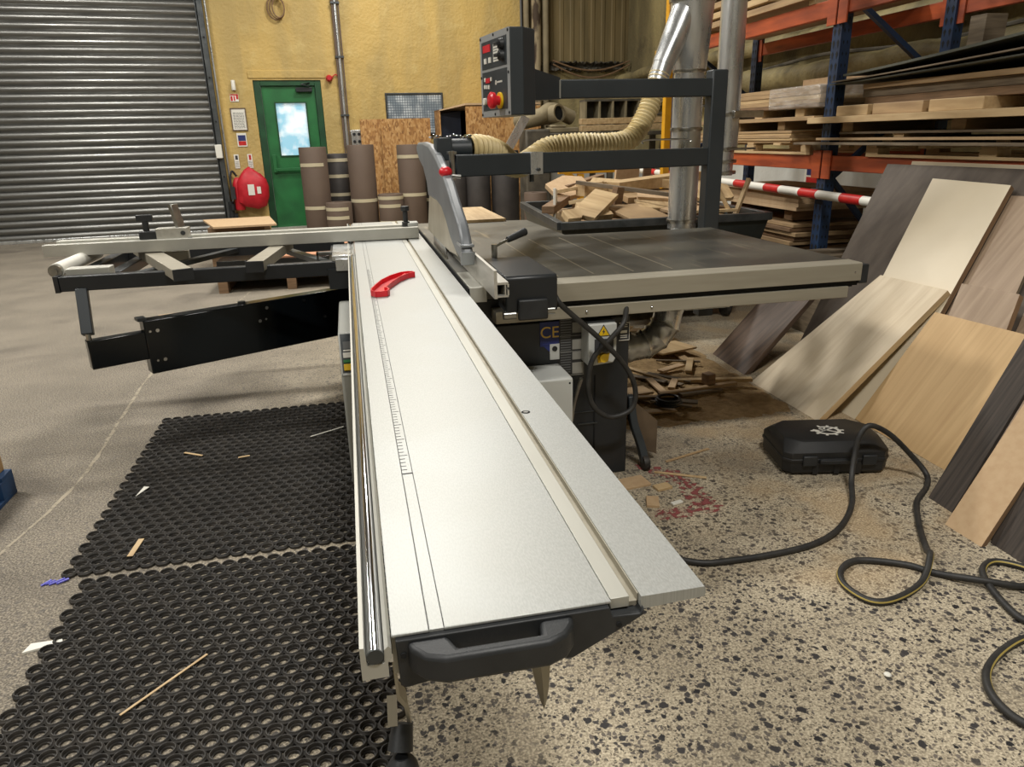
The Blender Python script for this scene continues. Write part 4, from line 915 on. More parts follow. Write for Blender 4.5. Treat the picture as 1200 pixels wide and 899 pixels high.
w = B(.55, .66, 2.47, 2.49, .775, .85); part(w, 'front_cover', M['plastic_black'], fb, bevel=.006)
w = MB(); w.cyl((.500, 2.50, .792), (.545, 2.50, .792), .015, n=16); part(w, 'roller', M['steel'], fb)
w = MB(); w.cyl((.648, 2.50, .800), (.690, 2.50, .800), .015, n=16); part(w, 'roller', M['steel'], fb)
w = B(.515, .69, 2.494, 2.497, .868, .8695); w.cyl((.667, 2.491, .888), (.667, 2.494, .888), .003, n=8); part(w, 'body_seam', M['hole'], fb)
w = MB(); w.cyl((.560, 2.95, .93), (.560, 2.95, .985), .012, n=14); w.cyl((.560, 2.95, .975), (.64, 3.0, 1.0), .006, n=10); lv = part(w, 'clamp_lever', M['steel'], fb)
w = MB(); w.cyl((.625, 2.99, .995), (.715, 3.05, 1.018), .013, .017, n=14); part(w, 'lever_grip', M['plastic_black'], lv, bevel=.003)
w = B(.690, .708, 2.53, 2.60, .838, .89); part(w, 'cable_clip', M['galv'], fb, bevel=.002)
cp = spline([(.70, 2.56, .862), (.715, 2.53, .82), (.77, 2.54, .766), (.89, 2.56, .655), (1.0, 2.59, .535), (1.053, 2.60, .43), (1.04, 2.60, .34), (.95, 2.60, .315), (.876, 2.60, .372), (.855, 2.60, .465), (.874, 2.60, .57), (.945, 2.59, .65), (1.0, 2.60, .71), (1.045, 2.70, .78)], 7)
w = MB(); w.tube(cp, .0105, 12); part(w, 'fence_cable', M['cable'])
# overhead arm -----------------------------------------------------------
post = part(B(2.075, 2.172, 4.11, 4.20, .30, 1.735), 'arm_post', M['anthracite'], bevel=.008)
w = B(1.18, 2.09, 4.115, 4.195, 1.593, 1.690); ua = part(w, 'upper_arm', M['anthracite'], bevel=.006)
w = B(1.172, 1.18, 4.115, 4.195, 1.596, 1.687); part(w, 'arm_end_plate', M['galv'], ua)
w = MB(); w.add([(1.178, 4.12, 1.59), (1.178, 4.12, 1.70), (.90, 3.92, 1.755), (.90, 3.92, 1.575), (1.178, 4.18, 1.59), (1.178, 4.18, 1.70), (.88, 3.99, 1.755), (.88, 3.99, 1.575)],
      [(0, 1, 2, 3), (7, 6, 5, 4), (0, 4, 5, 1), (1, 5, 6, 2), (2, 6, 7, 3), (3, 7, 4, 0)]); part(w, 'panel_bracket', M['anthracite'], ua, smooth=False)
w = MB(); w.beam((.487, 3.54, 1.277), (2.08, 4.155, 1.262), .07, .10); la = part(w, 'guard_arm', M['anthracite'], bevel=.006)
w = MB(); w.cyl((.478, 3.50, 1.215), (.478, 3.50, 1.345), .013, n=14); w.box(.462, .50, 3.49, 3.56, 1.33, 1.342); part(w, 'hinge_pin', M['steel'], la)
d_ = (Vector((2.08, 4.155, 1.262))-Vector((.487, 3.54, 1.277))).normalized(); mid_ = Vector((.487, 3.54, 1.277))+d_*.42
w = MB(); w.beam(mid_, mid_+d_*.075, .078, .108); part(w, 'clamp_plate', M['galv'], la, bevel=.002)
w = MB(); q = mid_+d_*.045+Vector((.014, -.04, -.03)); w.cyl(q, q+Vector((.003, -.008, 0)), .008, n=12); w.cyl(mid_+d_*.03+Vector((0, 0, -.09)), mid_+d_*.03+Vector((0, 0, -.05)), .012, n=10); part(w, 'clamp_bolt', M['dark_steel'], la)
w = MB(); w.tube(spline([(1.62, 4.0, 1.345), (1.64, 4.0, 1.365), (1.9, 4.05, 1.363), (1.93, 4.05, 1.35)]), .005, 6); part(w, 'wire_hook', M['steel'], la)
# control panel
A_, B_, C_, E_, D_ = (.722, 4.0), (.787, 3.60), (.85, 3.60), (.927, 3.68), (.865, 4.06)
w = MB(); w.prism([A_, B_, C_, E_, D_], 'z', 1.500, 1.882); cpn = part(w, 'control_panel', M['anthracite'], bevel=.004)
u_ = Vector((B_[0]-A_[0], B_[1]-A_[1], 0)).normalized(); L_ = (Vector(B_)-Vector(A_)).length
fm = frame((A_[0], A_[1], 1.5), u_, (0, 0, 1))     # local x runs along the face, y up, z out of the face
def face(name, x0, x1, y0, y1, h0, h1, m, p, bevel=0.): w = MB(); w.box(x0, x1, y0, y1, h0, h1, fm); return w.build(name, m, p, bevel=bevel)
fp = face('face_plate', 0, L_, 0, .382, 0, .004, M['galv_plate'] if 'galv_plate' in M else mat('grey frame plate', (150, 152, 152), .5), cpn)
face('upper_fascia', .03, L_-.03, .225, .352, .004, .006, M['anthracite'], cpn); face('lower_fascia', .03, L_-.03, .03, .212, .004, .006, M['anthracite'], cpn)
def fcyl(name, x, y, r, h0, h1, m, p, r1=None, n=20): w = MB(); w.cyl(fm @ Vector((x, y, h0)), fm @ Vector((x, y, h1)), r, r1, n=n); return w.build(name, m, p, bevel=.001)
for x, y in ((.012, .37), (.2, .372), (L_-.012, .37), (.012, .19), (L_-.012, .19), (.012, .012), (.2, .01), (L_-.012, .012)): fcyl('panel_screw', x, y, .007, .004, .007, M['hole'], cpn, n=12)
face('display', .055, .155, .302, .335, .006, .009, M['red'], cpn); face('button', .075, .10, .25, .275, .006, .012, M['white'], cpn); face('button', .14, .165, .25, .275, .006, .012, M['white'], cpn)
lp_ = face('legend_label', .20, .275, .25, .33, .006, .0075, M['paper'], cpn)
w = MB()
for k in range(6): w.box(.206, .268-.01*(k % 2), .258+.012*k, .262+.012*k, .0075, .0083, fm)
w.build('legend_print', M['print_grey'], lp_)
for y in (.318, .268): fcyl('rotary_switch', .325, y, .026, .006, .026, M['plastic_black'], cpn, .022); face('switch_bar', .30, .35, y-.007, y+.007, .026, .044, M['paint_black'], cpn, .002)
face('red_key', .09, .145, .16, .182, .006, .011, M['red'], cpn)
for x, y in ((.065, .168), (.155, .166), (.06, .135), (.09, .133), (.12, .131)): face('button', x, x+.018, y, y+.018, .006, .011, M['white'], cpn, .001)
# small plain emblem and lettering, illegible at this size
w = MB(); w.lathe([(.006, .006), (.011, .006), (.011, .0068), (.006, .0068), (.006, .006)], fm @ Vector((.225, .155, 0)), fm.to_3x3() @ Vector((0, 0, 1)), n=16); 
for k in range(6): w.box(.242+.012*k, .250+.012*k, .152, .160, .006, .0068, fm)
w.build('maker_mark', M['paper'], cpn)
fcyl('push_button', .075, .075, .017, .006, .020, M['white'], cpn); fcyl('push_button', .145, .07, .015, .006, .016, M['panel_black'], cpn)
em = fcyl('emergency_base', .285, .07, .038, .006, .016, M['yellow'], cpn)
w = MB(); w.lathe([(0, .016), (.022, .016), (.022, .036), (.037, .040), (.039, .058), (.030, .066), (0, .068)], fm @ Vector((.285, .07, 0)), fm.to_3x3() @ Vector((0, 0, 1)), n=24); w.build('emergency_stop', M['red'], em)

# crosscut outrigger -----------------------------------------------------------
fz = T+.004
w = B(-1.56, .36, 4.157, 4.205, fz, T+.064); w.box(-1.56, .36, 4.205, 4.30, fz, T+.052); w.box(-1.54, .36, 4.30, 4.36, fz, T+.066)
cf = part(w, 'crosscut_fence', M['alu_pale'], bevel=.002)
w = B(.30, .37, 4.26, 4.36, T+.06, T+.078); part(w, 'fence_end', M['white_box'], cf, bevel=.002)
w = MB(); w.cyl((.30, 4.28, T+.05), (.30, 4.28, T+.085), .022, n=18); w.cyl((.30, 4.28, T+.085), (.30, 4.28, T+.145), .014, n=14); w.cyl((.30, 4.28, T+.145), (.30, 4.28, T+.172), .024, n=18); part(w, 'fence_knob', M['plastic_black'], cf, bevel=.003)
stp = part(B(-1.02, -.86, 4.20, 4.27, T+.062, T+.118), 'flip_stop', M['alu'], bevel=.003)
w = B(-1.105, -1.02, 4.20, 4.27, T+.062, T+.105); w.cyl((-1.07, 4.23, T+.10), (-1.07, 4.23, T+.165), .016, n=12); w.box(-1.11, -1.03, 4.215, 4.245, T+.155, T+.19); part(w, 'stop_knob', M['plastic_black'], stp, bevel=.004)
w = MB(); w.beam((-.90, 4.235, T+.115), (-.925, 4.25, T+.235), .05, .022); part(w, 'stop_finger', M['steel'], stp, bevel=.002)
w = MB(); w.cyl((-.885, 4.199, T+.09), (-.885, 4.193, T+.09), .012, n=12); w.cyl((-.86, 4.185, T+.055), (-.84, 4.185, T+.055), .012, n=12); part(w, 'stop_screw', M['dark_steel'], stp)
# frame of the crosscut table
of = part(B(-1.36, -.055, 3.72, 3.77, .765, .835), 'outrigger_frame', M['paint_black'], bevel=.004)
w = B(-1.38, -1.36, 3.715, 3.775, .762, .838); part(w, 'beam_cap', M['plastic_black'], of)
w = B(-1.33, -.06, 4.62, 4.68, .765, .835); part(w, 'rear_beam', M['paint_black'], of, bevel=.004)
w = B(-1.35, -1.29, 3.77, 4.62, .77, .83); part(w, 'side_beam', M['paint_black'], of, bevel=.004)
w = B(-1.20, -1.14, 3.90, 4.68, .77, .82); part(w, 'side_beam', M['paint_black'], of, bevel=.004)
w = MB(); w.cyl((-1.385, 3.80, .855), (-1.385, 4.40, .855), .034, n=22); ro = part(w, 'roller', M['white'], of)
w = MB(); w.cyl((-1.385, 3.775, .855), (-1.385, 3.80, .855), .03, n=18); w.cyl((-1.385, 3.765, .855), (-1.385, 3.776, .855), .014, n=12); part(w, 'roller_bearing', M['steel'], ro)
w = B(-1.345, -1.15, 3.78, 3.86, .80, .862); part(w, 'roller_block', M['alu_pale'], of, bevel=.004)
w = B(-1.06, -.90, 4.30, 4.36, .79, .85); part(w, 'slide_block', M['alu_pale'], of, bevel=.004)
w = MB(); w.beam((-1.20, 4.55, .845), (-.78, 3.56, .840), .085, .05); br = part(w, 'stop_arm', M['alu_beige'], of, bevel=.003)
w = MB(); dd = (Vector((-.78, 3.56, .840))-Vector((-1.20, 4.55, .845))).normalized(); w.beam(Vector((-.78, 3.56, .84)), Vector((-.78, 3.56, .84))+dd*.012, .088, .053); part(w, 'arm_end_cap', M['plastic_black'], br)
w = MB(); w.beam((-.385, 4.40, .847), (-.475, 3.66, .842), .08, .05); br = part(w, 'stop_arm', M['alu_beige'], of, bevel=.003)
w = MB(); dd = (Vector((-.475, 3.66, .842))-Vector((-.385, 4.40, .847))).normalized(); w.beam(Vector((-.475, 3.66, .842)), Vector((-.475, 3.66, .842))+dd*.012, .083, .053); part(w, 'arm_end_cap', M['plastic_black'], br)
w = MB(); w.beam((-1.12, 3.78, .80), (-.70, 4.62, .80), .05, .025); part(w, 'cross_brace', M['dark_steel'], of)
w = MB(); w.beam((-.10, 3.80, .80), (-.45, 4.62, .80), .05, .025); part(w, 'cross_brace', M['dark_steel'], of)
w = B(-.115, -.01, 3.72, 4.15, T-.035, T-.006); w.box(-.10, -.03, 3.69, 3.72, T-.08, T-.02); part(w, 'mounting_bracket', M['galv'], of, bevel=.003)
w = B(-.14, -.04, 3.70, 4.68, .70, .80); part(w, 'mounting_block', M['paint_black'], of)
w = B(-.20, -.12, 3.95, 4.0, .835, .85); w.box(-.20, -.19, 3.95, 4.0, .80, .85); part(w, 'latch', M['steel'], of)
# telescopic swing arm below
a0, a1 = Vector((-1.052, 3.76, 0)), Vector((-.05, 4.30, 0)); ad = (a1-a0).normalized()
w = MB(); w.beam(a0+Vector((0, 0, .465)), a1+ad*.3+Vector((0, 0, .465)), .08, .27); sa = part(w, 'swing_arm', M['panel_black'], bevel=.006)
nrm = Vector((ad.y, -ad.x, 0)); w = MB()
for f, z in ((.05, .545), (.02, .545), (.06, .395), (.03, .395), (.54, .565), (.5, .50), (.53, .505), (.83, .46), (.73, .57)):
    q = a0+(a1-a0)*f+nrm*.04+Vector((0, 0, z)); w.cyl(q, q+nrm*.004, .009 if f not in (.02, .03, .53) else .006, n=12)
part(w, 'bolt', M['chrome'], sa)
w = MB(); w.beam(a0-ad*.25+Vector((0, 0, .475)), a0+ad*.2+Vector((0, 0, .475)), .055, .14); ia = part(w, 'inner_arm', M['panel_black'], bevel=.005)
w = MB(); w.beam(a0-ad*.02+Vector((0, 0, .605)), a0+ad*.02+Vector((0, 0, .605)), .06, .015); w.cyl(a0+ad*.5+Vector((0, 0, .60)), a0+ad*.5+Vector((0, 0, .612)), .02, n=14); part(w, 'arm_stop', M['dark_steel'], sa)
q = a0-ad*.235
w = MB(); w.cyl((q.x, q.y, .54), (q.x, q.y, .575), .012, n=14); part(w, 'pivot_pin', M['steel'], ia)
w = MB(); w.beam((q.x, q.y, .57), (q.x-.015, 3.735, .77), .05, .05); part(w, 'pivot_column', M['anthracite'], bevel=.004)
# ------------------------------------------------------------------ rubber ring mats
def ring_mat(x0, x1, y0, y1, label, seed):
    px = .0505; py = px*math.sqrt(3)/2; nx = int(round((x1-x0)/px)); ny = int(round((y1-y0)/py))
    w = MB(); N = 18
    def loop(cx, cy, r, z, hexa=False):
        L = []
        for k in range(N):
            a = 2*PI*k/N + PI/2
            rr = r
            if hexa:
                m_ = (a - PI/6) % (PI/3) - PI/6; rr = r/math.cos(m_) if False else min(r/math.cos(((a) % (PI/3)) - PI/6), r*1.13)
            L.append((cx+rr*math.cos(a), cy+rr*math.sin(a), z))
        return L
    for j in range(ny):
        for i in range(nx):
            cx = x0+px*(i+.5+(.5 if j % 2 else 0))-px*.25; cy = y0+py*(j+.5)
            w.loft([loop(cx, cy, px*.497, .0, True), loop(cx, cy, px*.497, .009, True), loop(cx, cy, px*.455, .0115), loop(cx, cy, px*.425, .0145), loop(cx, cy, px*.385, .0148), loop(cx, cy, px*.355, .0125),
                    loop(cx, cy, px*.345, .006), loop(cx, cy, px*.27, .0055), loop(cx, cy, px*.255, .0)], caps=False)
    o = w.build('ring_mat', M['rubber'], loc=((x0+x1)/2, (y0+y1)/2, 0))
    return tag(o, label, 'floor mat', 'rubber ring mats')
ring_mat(-1.0, .02, .86, 2.385, 'nearer black rubber ring mat on the concrete, left of the saw carriage', 1)
ring_mat(-1.08, -.06, 2.43, 3.965, 'farther black rubber ring mat on the concrete beside the saw pedestal', 2)
# litter on and beside the mats
def sliver(p, q, wd, z, m, label, th=.002):
    w = MB(); w.beam((*p, z+th/2), (*q, z+th/2), wd, th); return tag(w.build('wood_sliver', M[m]), label, 'sliver')
sliver((-.70, 1.68), (-.52, 1.875), .007, .016, 'pine', 'long thin pale splinter lying across the nearer ring mat')
sliver((-.885, 2.50), (-.875, 2.62), .02, .0155, 'pine', 'short pale splinter near the front left of the farther mat')
w = MB(); w.add([(-.99, 3.0, .017), (-.955, 3.08, .017), (-.978, 3.09, .017), (-.99, 3.0, .015), (-.955, 3.08, .015), (-.978, 3.09, .015)], [(0, 1, 2), (5, 4, 3), (0, 3, 4, 1), (1, 4, 5, 2), (2, 5, 3, 0)]); tag(w.build('paper_scrap', M['white'], smooth=False), 'pointed white scrap at the left edge of the farther mat', 'scrap')
sliver((-.88, 3.43), (-.79, 3.37), .012, .0155, 'pine', 'small pale chip at the back left of the farther mat')
sliver((-.30, 3.47), (-.14, 3.56), .008, .0155, 'white', 'thin white strip on the far right of the farther mat')
sliver((-.62, 3.30), (-.57, 3.31), .012, .0155, 'pine', 'tiny pale chip in the middle of the farther mat')
w = MB(); w.add([(-1.06, 2.03, .0), (-.96, 2.055, .0), (-.965, 2.07, .0), (-1.05, 2.07, .0), (-1.06, 2.03, .006), (-.96, 2.055, .006), (-.965, 2.07, .006), (-1.05, 2.07, .006)], [(0, 3, 2, 1), (4, 5, 6, 7), (0, 1, 5, 4), (1, 2, 6, 5), (2, 3, 7, 6), (3, 0, 4, 7)]); tag(w.build('paper_scrap', M['white'], smooth=False), 'white scrap on the bare concrete left of the nearer mat', 'scrap')
w = MB(); 
for k in range(5): w.beam((-1.14+.012*k, 2.40+.006*(k % 2), .003), (-1.115+.014*k, 2.425-.006*(k % 3), .006), .008, .004)
tag(w.build('plastic_scrap', mat('blue violet plastic', (92, 92, 190), .4)), 'crumpled blue plastic scrap on the concrete left of the mats', 'scrap')
w = MB(); w.sphere((1.297, 1.352, .004), .010, 6, .5); tag(w.build('white_chip', M['white']), 'white chip on the speckled concrete in the right foreground', 'chip')
for k in range(40):
    pass
# ------------------------------------------------------------------ red push stick on the carriage
w = MB(); zz = T
P = spline([(.065, 2.69, 0), (.055, 2.64, 0), (.075, 2.60, 0), (.10, 2.625, 0), (.09, 2.70, 0), (.115, 2.80, 0), (.15, 2.89, 0), (.19, 2.96, 0), (.215, 2.985, 0)], 6)
w.sweep([(p.x, p.y, T+.012) for p in P], [(-.004, -.012), (.004, -.012), (.004, .012), (-.004, .012)])
push = thing('push_stick', 'red plastic push stick lying on the aluminium carriage', 'push stick', (.1, 2.75, T))
body = [(.046, 2.66), (.044, 2.625), (.06, 2.595), (.098, 2.60), (.108, 2.63), (.10, 2.68), (.125, 2.77), (.16, 2.865), (.20, 2.935), (.228, 2.955), (.222, 2.975), (.205, 2.985), (.175, 2.975), (.13, 2.915), (.09, 2.83), (.065, 2.74)]
w = MB(); w.prism(body, 'z', T+.0005, T+.006); w.build('web', M['red'], push, bevel=.001)
w = MB()
for i in range(len(body)):
    a, b_ = body[i], body[(i+1) % len(body)]; w.beam((*a, T+.011), (*b_, T+.011), .005, .021)
w.build('rim', M['red'], push, bevel=.001)
w = MB(); w.beam((.095, 2.68, T+.010), (.19, 2.95, T+.010), .006, .018); w.build('rib', M['red'], push, bevel=.001)

# ------------------------------------------------------------------ sheets leaning at the right
def leaning(name, label, m, q, th=.018, plys=1, edge=None):
    """q = top-left, top-right, bottom-right, bottom-left of the face turned to the aisle"""
    q = [Vector(p) for p in q]; e = (q[2]-q[3]); u = e.normalized(); s = ((q[0]-q[3])+(q[1]-q[2]))*.5; n = u.cross(s).normalized()
    if n.x > 0: n = -n
    v = n.cross(u)
    if v.z < 0: v = -v
    Wm = Matrix(((u.x, v.x, n.x, q[3].x), (u.y, v.y, n.y, q[3].y), (u.z, v.z, n.z, q[3].z), (0, 0, 0, 1)))
    iw = Wm.inverted(); loc = [iw @ p for p in q]
    w = MB(); poly = [(p.x, p.y) for p in loc]
    w.loft([[Vector((x, y, -th)) for x, y in poly], [Vector((x, y, 0)) for x, y in poly]])
    if edge:
        for k in (1, 2, 3, 4, 5): pass
    o = w.build(name, [M[m]] + ([M[edge]] if edge else []), loc=(0, 0, 0), local=True, bevel=.001)
    if edge:
        for p in o.data.polygons:
            if abs(p.normal.z) < .5: p.material_index = 1
    o.matrix_world = Wm
    return tag(o, label, 'board')
leaning('laminate_sheet', 'cream sheet whose edge just shows above the big dark leaning sheet', 'cream_sheet', [(3.448, 4.09, 1.20), (3.448, 2.2, 1.20), (2.56, 2.0, .0), (2.56, 3.4, .0)], .018)
leaning('dark_sheet', 'largest dark brown sheet leaning on the rack, behind the cream one', 'slab_dark', [(3.403, 4.252, 1.177), (3.405, 2.3, 1.18), (2.52, 1.9, .0), (2.52, 3.80, .0)], .018)
leaning('charcoal_sheet', 'black sheet leaning deep in the stack at the right edge', 'charcoal_wood', [(3.28, 2.9, .95), (3.28, 1.7, .95), (2.50, 1.5, .0), (2.50, 2.6, .0)], .014)
leaning('oak_sheet', 'grey oak board leaning right of the cream sheet', 'grey_oak', [(3.301, 3.187, 1.055), (3.309, 2.93, 1.06), (2.44, 2.45, .0), (2.44, 2.83, .0)], .018, edge='board_grey')
leaning('oak_sheet', 'pale grey narrow board at the right edge beyond the dark gap', 'grey_oak', [(3.20, 2.80, .90), (3.20, 2.45, .90), (2.462, 2.1, .0), (2.462, 2.39, .0)], .018, edge='board_grey')
leaning('oak_board', 'short grey oak offcut above the golden oak board', 'grey_oak', [(2.867, 2.952, .673), (2.873, 2.632, .681), (2.43, 2.37, .0), (2.43, 2.72, .0)], .03, edge='board_brown')
leaning('cream_sheet', 'tall cream sheet leaning above the pale oak board', 'cream_sheet', [(3.292, 3.724, 1.115), (3.285, 3.183, 1.106), (2.40, 2.83, .0), (2.40, 3.28, .0)], .03, edge='board_brown')
leaning('brown_board', 'dark brown streaked board leaning low, just right of the rip table end', 'brown_ven', [(2.90, 4.36, .60), (2.84, 3.90, .55), (2.235, 3.79, .0), (2.262, 4.25, .0)], .03, edge='brown_ven')
leaning('oak_sheet', 'golden oak board leaning behind the black tool case', 'oak', [(2.76, 2.975, .535), (2.77, 2.46, .545), (2.386, 2.373, .0), (2.396, 2.98, .004)], .018, edge='board_brown')
leaning('pale_board', 'large pale oak board leaning in front, its foot at the sawdust', 'pale_wood', [(2.853, 3.50, .62), (2.858, 3.02, .626), (2.207, 3.013, .0), (2.207, 3.662, .0)], .032, edge='pine')
leaning('charcoal_board', 'charcoal wood-grain plank leaning beside the golden oak board', 'charcoal_wood', [(2.50, 2.235, .62), (2.49, 2.105, .60), (2.134, 2.055, .0), (2.14, 2.182, .0)], .016)
leaning('fibreboard_plank', 'tan fibreboard plank leaning at the right edge in front of the charcoal plank', 'mdf', [(2.45, 2.06, .575), (2.455, 1.90, .58), (2.046, 1.825, .0), (2.044, 1.989, .0)], .02, edge='board_brown')
leaning('charcoal_board', 'charcoal plank lowest at the right edge, below the tan plank', 'charcoal_wood', [(2.42, 1.97, .60), (2.40, 1.72, .58), (2.095, 1.60, .0), (2.098, 1.84, .0)], .016)

# ------------------------------------------------------------------ black tool case
case = thing('tool_case', 'black plastic tool case with a white gear emblem on the concrete', 'tool case', (1.948, 2.600, 0), R(-12.3))
def cring(hx, hy, c, z): return [(-hx+c, -hy, z), (hx-c, -hy, z), (hx, -hy+c, z), (hx, hy-c, z), (hx-c, hy, z), (-hx+c, hy, z), (-hx, hy-c, z), (-hx, -hy+c, z)]
w = MB(); w.loft([cring(.205, .135, .03, 0), cring(.222, .153, .03, .018), cring(.224, .156, .03, .07)]); w.build('case_base', M['case'], case, bevel=.004, local=True)
w = MB(); w.loft([cring(.224, .156, .03, .073), cring(.224, .156, .03, .105), cring(.205, .125, .06, .143), cring(.200, .12, .06, .147)]); w.build('case_lid', M['case'], case, bevel=.004, local=True)
w = MB(); w.loft([cring(.228, .159, .032, .064), cring(.228, .159, .032, .079)]); w.build('seam_rim', M['case'], case, bevel=.003, local=True)
for x in (-.12, .13):
    w = MB(); w.box(x-.03, x+.03, -.168, -.155, .05, .095); w.build('latch', M['plastic_black'], case, bevel=.004, local=True)
w = MB(); P = spline([(-.07, -.155, .07), (-.065, -.168, .07), (.065, -.168, .07), (.07, -.155, .07)], 4); w.sweep(P, [(-.006, -.009), (.006, -.009), (.006, .009), (-.006, .009)]); w.build('handle', M['plastic_black'], case, bevel=.003, local=True)
for x in (-.09, 0, .09):
    w = MB(); w.box(x-.012, x+.012, -.157, -.15, .008, .06); w.build('rib', M['case'], case, bevel=.002, local=True)
w = MB(); zl = .1478; cx_, cy_ = .005, -.01
ro_, ri_ = .046, .034
n = 40
for k in range(n):
    a0, a1 = 2*PI*k/n, 2*PI*(k+1)/n
    if 1.9 < a0 < 2.9: continue
    w.quad(*[(cx_+r*1.25*math.cos(a), cy_+r*math.sin(a), zl) for r, a in ((ri_, a0), (ro_, a0), (ro_, a1), (ri_, a1))])
for k in range(10):
    a = 2*PI*k/10
    if 1.9 < a < 2.9: continue
    d1 = Vector((math.cos(a)*1.25, math.sin(a), 0)); t1 = Vector((-d1.y, d1.x, 0)).normalized()*.006; q = Vector((cx_, cy_, zl))
    w.quad(q+d1*ro_*.97+t1, q+d1*ro_*.97-t1, q+d1*(ro_+.012)-t1*.9, q+d1*(ro_+.012)+t1*.9)
for (xa, ya, xb, yb, wd) in ((-.045, -.018, .03, .022, .007), (-.03, .02, .035, -.02, .007), (-.02, -.005, .0, .03, .006), (-.058, .012, -.03, -.012, .010)):
    p, q = Vector((cx_+xa, cy_+ya, zl+.0002)), Vector((cx_+xb, cy_+yb, zl+.0002)); t1 = (q-p).cross(Vector((0, 0, 1))).normalized()*wd/1.5
    w.quad(p+t1, p-t1, q-t1, q+t1)
w.build('gear_emblem', M['white'], case, local=True, smooth=False)

# ------------------------------------------------------------------ air hose
r_ = .0112; h0 = r_
hp = spline([(.80, 2.45, h0), (.90, 2.12, h0), (1.03, 1.974, h0), (1.169, 1.949, h0), (1.366, 1.953, h0), (1.519, 1.982, h0), (1.657, 2.056, h0), (1.80, 2.19, h0), (1.885, 2.315, .05), (1.925, 2.365, .14), (1.943, 2.372, .215), (1.985, 2.372, .252), (2.085, 2.37, .200), (2.19, 2.355, .10),
             (2.232, 2.31, .035), (2.19, 2.25, h0), (2.06, 2.15, h0), (1.969, 2.039, h0), (1.90, 1.94, h0), (1.829, 1.832, .02), (1.785, 1.77, .04), (1.688, 1.686, h0), (1.547, 1.629, h0), (1.462, 1.637, h0), (1.437, 1.727, h0), (1.478, 1.805, h0), (1.571, 1.844, h0), (1.704, 1.783, h0), (1.765, 1.715, h0),
             (1.859, 1.632, .022), (1.972, 1.585, h0), (2.055, 1.605, h0), (2.065, 1.67, h0), (2.0, 1.725, h0), (1.92, 1.69, h0), (1.86, 1.585, .012), (1.828, 1.46, h0), (1.86, 1.40, h0), (1.83, 1.375, h0), (1.74, 1.375, h0), (1.616, 1.331, h0), (1.528, 1.268, h0), (1.486, 1.185, h0), (1.504, 1.10, h0), (1.62, 1.0, h0), (1.9, .9, h0)], 7)
w = MB(); w.tube(hp, r_, 14, up=(0, 0, 1), stripe=(1, (12,), .40))
tag(w.build('air_hose', [M['cable'], M['stripe']], loc=(1.5, 1.9, 0)), 'black hose with a thin yellow stripe looping over the concrete and the tool case', 'hose')

# ------------------------------------------------------------------ offcut bin
binn = thing('offcut_bin', 'grey steel offcut bin full of wood scraps behind the rip table', 'bin', (2.2, 5.8, 0))
bt = [(1.42, 4.97), (3.02, 4.95), (3.10, 6.72), (1.56, 6.74)]; bb_ = [(1.60, 5.10), (2.9, 5.10), (2.9, 6.5), (1.7, 6.5)]
zr = .80; zb = .16
ct = [Vector((x, y, zr)) for x, y in bt]; cb = [Vector((x, y, zb)) for x, y in bb_]
binwall = mat('dark green grey bin steel', (58, 64, 62), .5, .3, (46, 50, 48), nscale=4)
for k in range(4):
    a, b_, c, d = ct[k], ct[(k+1) % 4], cb[(k+1) % 4], cb[k]; cen = (a+b_+c+d)/4; n = (b_-a).cross(d-a).normalized()
    if n.dot(cen-Vector((2.3, 5.8, .5))) < 0: n = -n
    w = MB(); w.loft([[a, b_, c, d], [p-n*.012 for p in (a, b_, c, d)]]); w.build('side_panel', binwall, binn, smooth=False)
    w = MB(); w.beam(a, b_, .05, .055); w.build('rim', M['dark_steel'], binn, bevel=.004)
w = MB(); w.loft([cb, [p+Vector((0, 0, .012)) for p in cb]]); w.build('bottom_panel', binwall, binn)
for x, y in ((1.75, 5.2), (2.85, 5.2), (2.85, 6.4), (1.8, 6.4)):
    w = MB(); w.cyl((x-.02, y, .07), (x+.02, y, .07), .07, n=18); w.box(x-.05, x+.05, y-.03, y+.03, .07, .16); w.build('wheel', M['rubber'], binn)
def plank(name, label, m, c, L, W, t, yaw=0, pitch=0, rollv=0, group=None, cat='offcut', shape=None, parent=None):
    w = MB()
    if shape: w.prism(shape, 'z', -t/2, t/2)
    else: w.box(-L/2, L/2, -W/2, W/2, -t/2, t/2)
    o = w.build(name, M[m], loc=(0, 0, 0), local=True, bevel=.0015)
    o.matrix_world = Matrix.Translation(c) @ Matrix.Rotation(R(yaw), 4, 'Z') @ Matrix.Rotation(R(pitch), 4, 'Y') @ Matrix.Rotation(R(rollv), 4, 'X')
    return tag(o, label, cat, group)
notch = [(-.22, -.11), (-.10, -.11), (-.04, -.05), (.03, -.11), (.20, -.11), (.26, .10), (.02, .12), (-.02, .03), (-.18, .02)]
plank('notched_offcut', 'bright notched board at the front left of the bin', 'pine', (1.64, 5.15, .87), 0, 0, .045, 22, 0, 22, shape=notch)
plank('board_offcut', 'bright tilted board leaning on the notched one at the front of the bin', 'pine', (1.76, 5.24, .91), .50, .19, .035, 50, -15, 12)
plank('board_offcut', 'wide dusty board lying at the centre front of the bin', 'ply', (2.08, 5.22, .845), .34, .40, .02, 12, 0, 10)
plank('batten', 'long pale grey batten lying diagonally across the bin', 'board_grey', (2.17, 5.56, .985), 1.05, .035, .03, -52, 5, 0)
plank('board_offcut', 'long thick pine board across the back of the bin', 'pine', (2.62, 6.15, 1.0), .85, .22, .09, 10, -4, 0)
plank('board_offcut', 'curved brown offcut at the back left of the bin', 'mdf', (1.86, 6.3, .97), .40, .30, .04, 25, -12, 25, shape=[(-.2, -.12), (.0, -.16), (.18, -.1), (.22, .05), (.08, .15), (-.15, .12)])
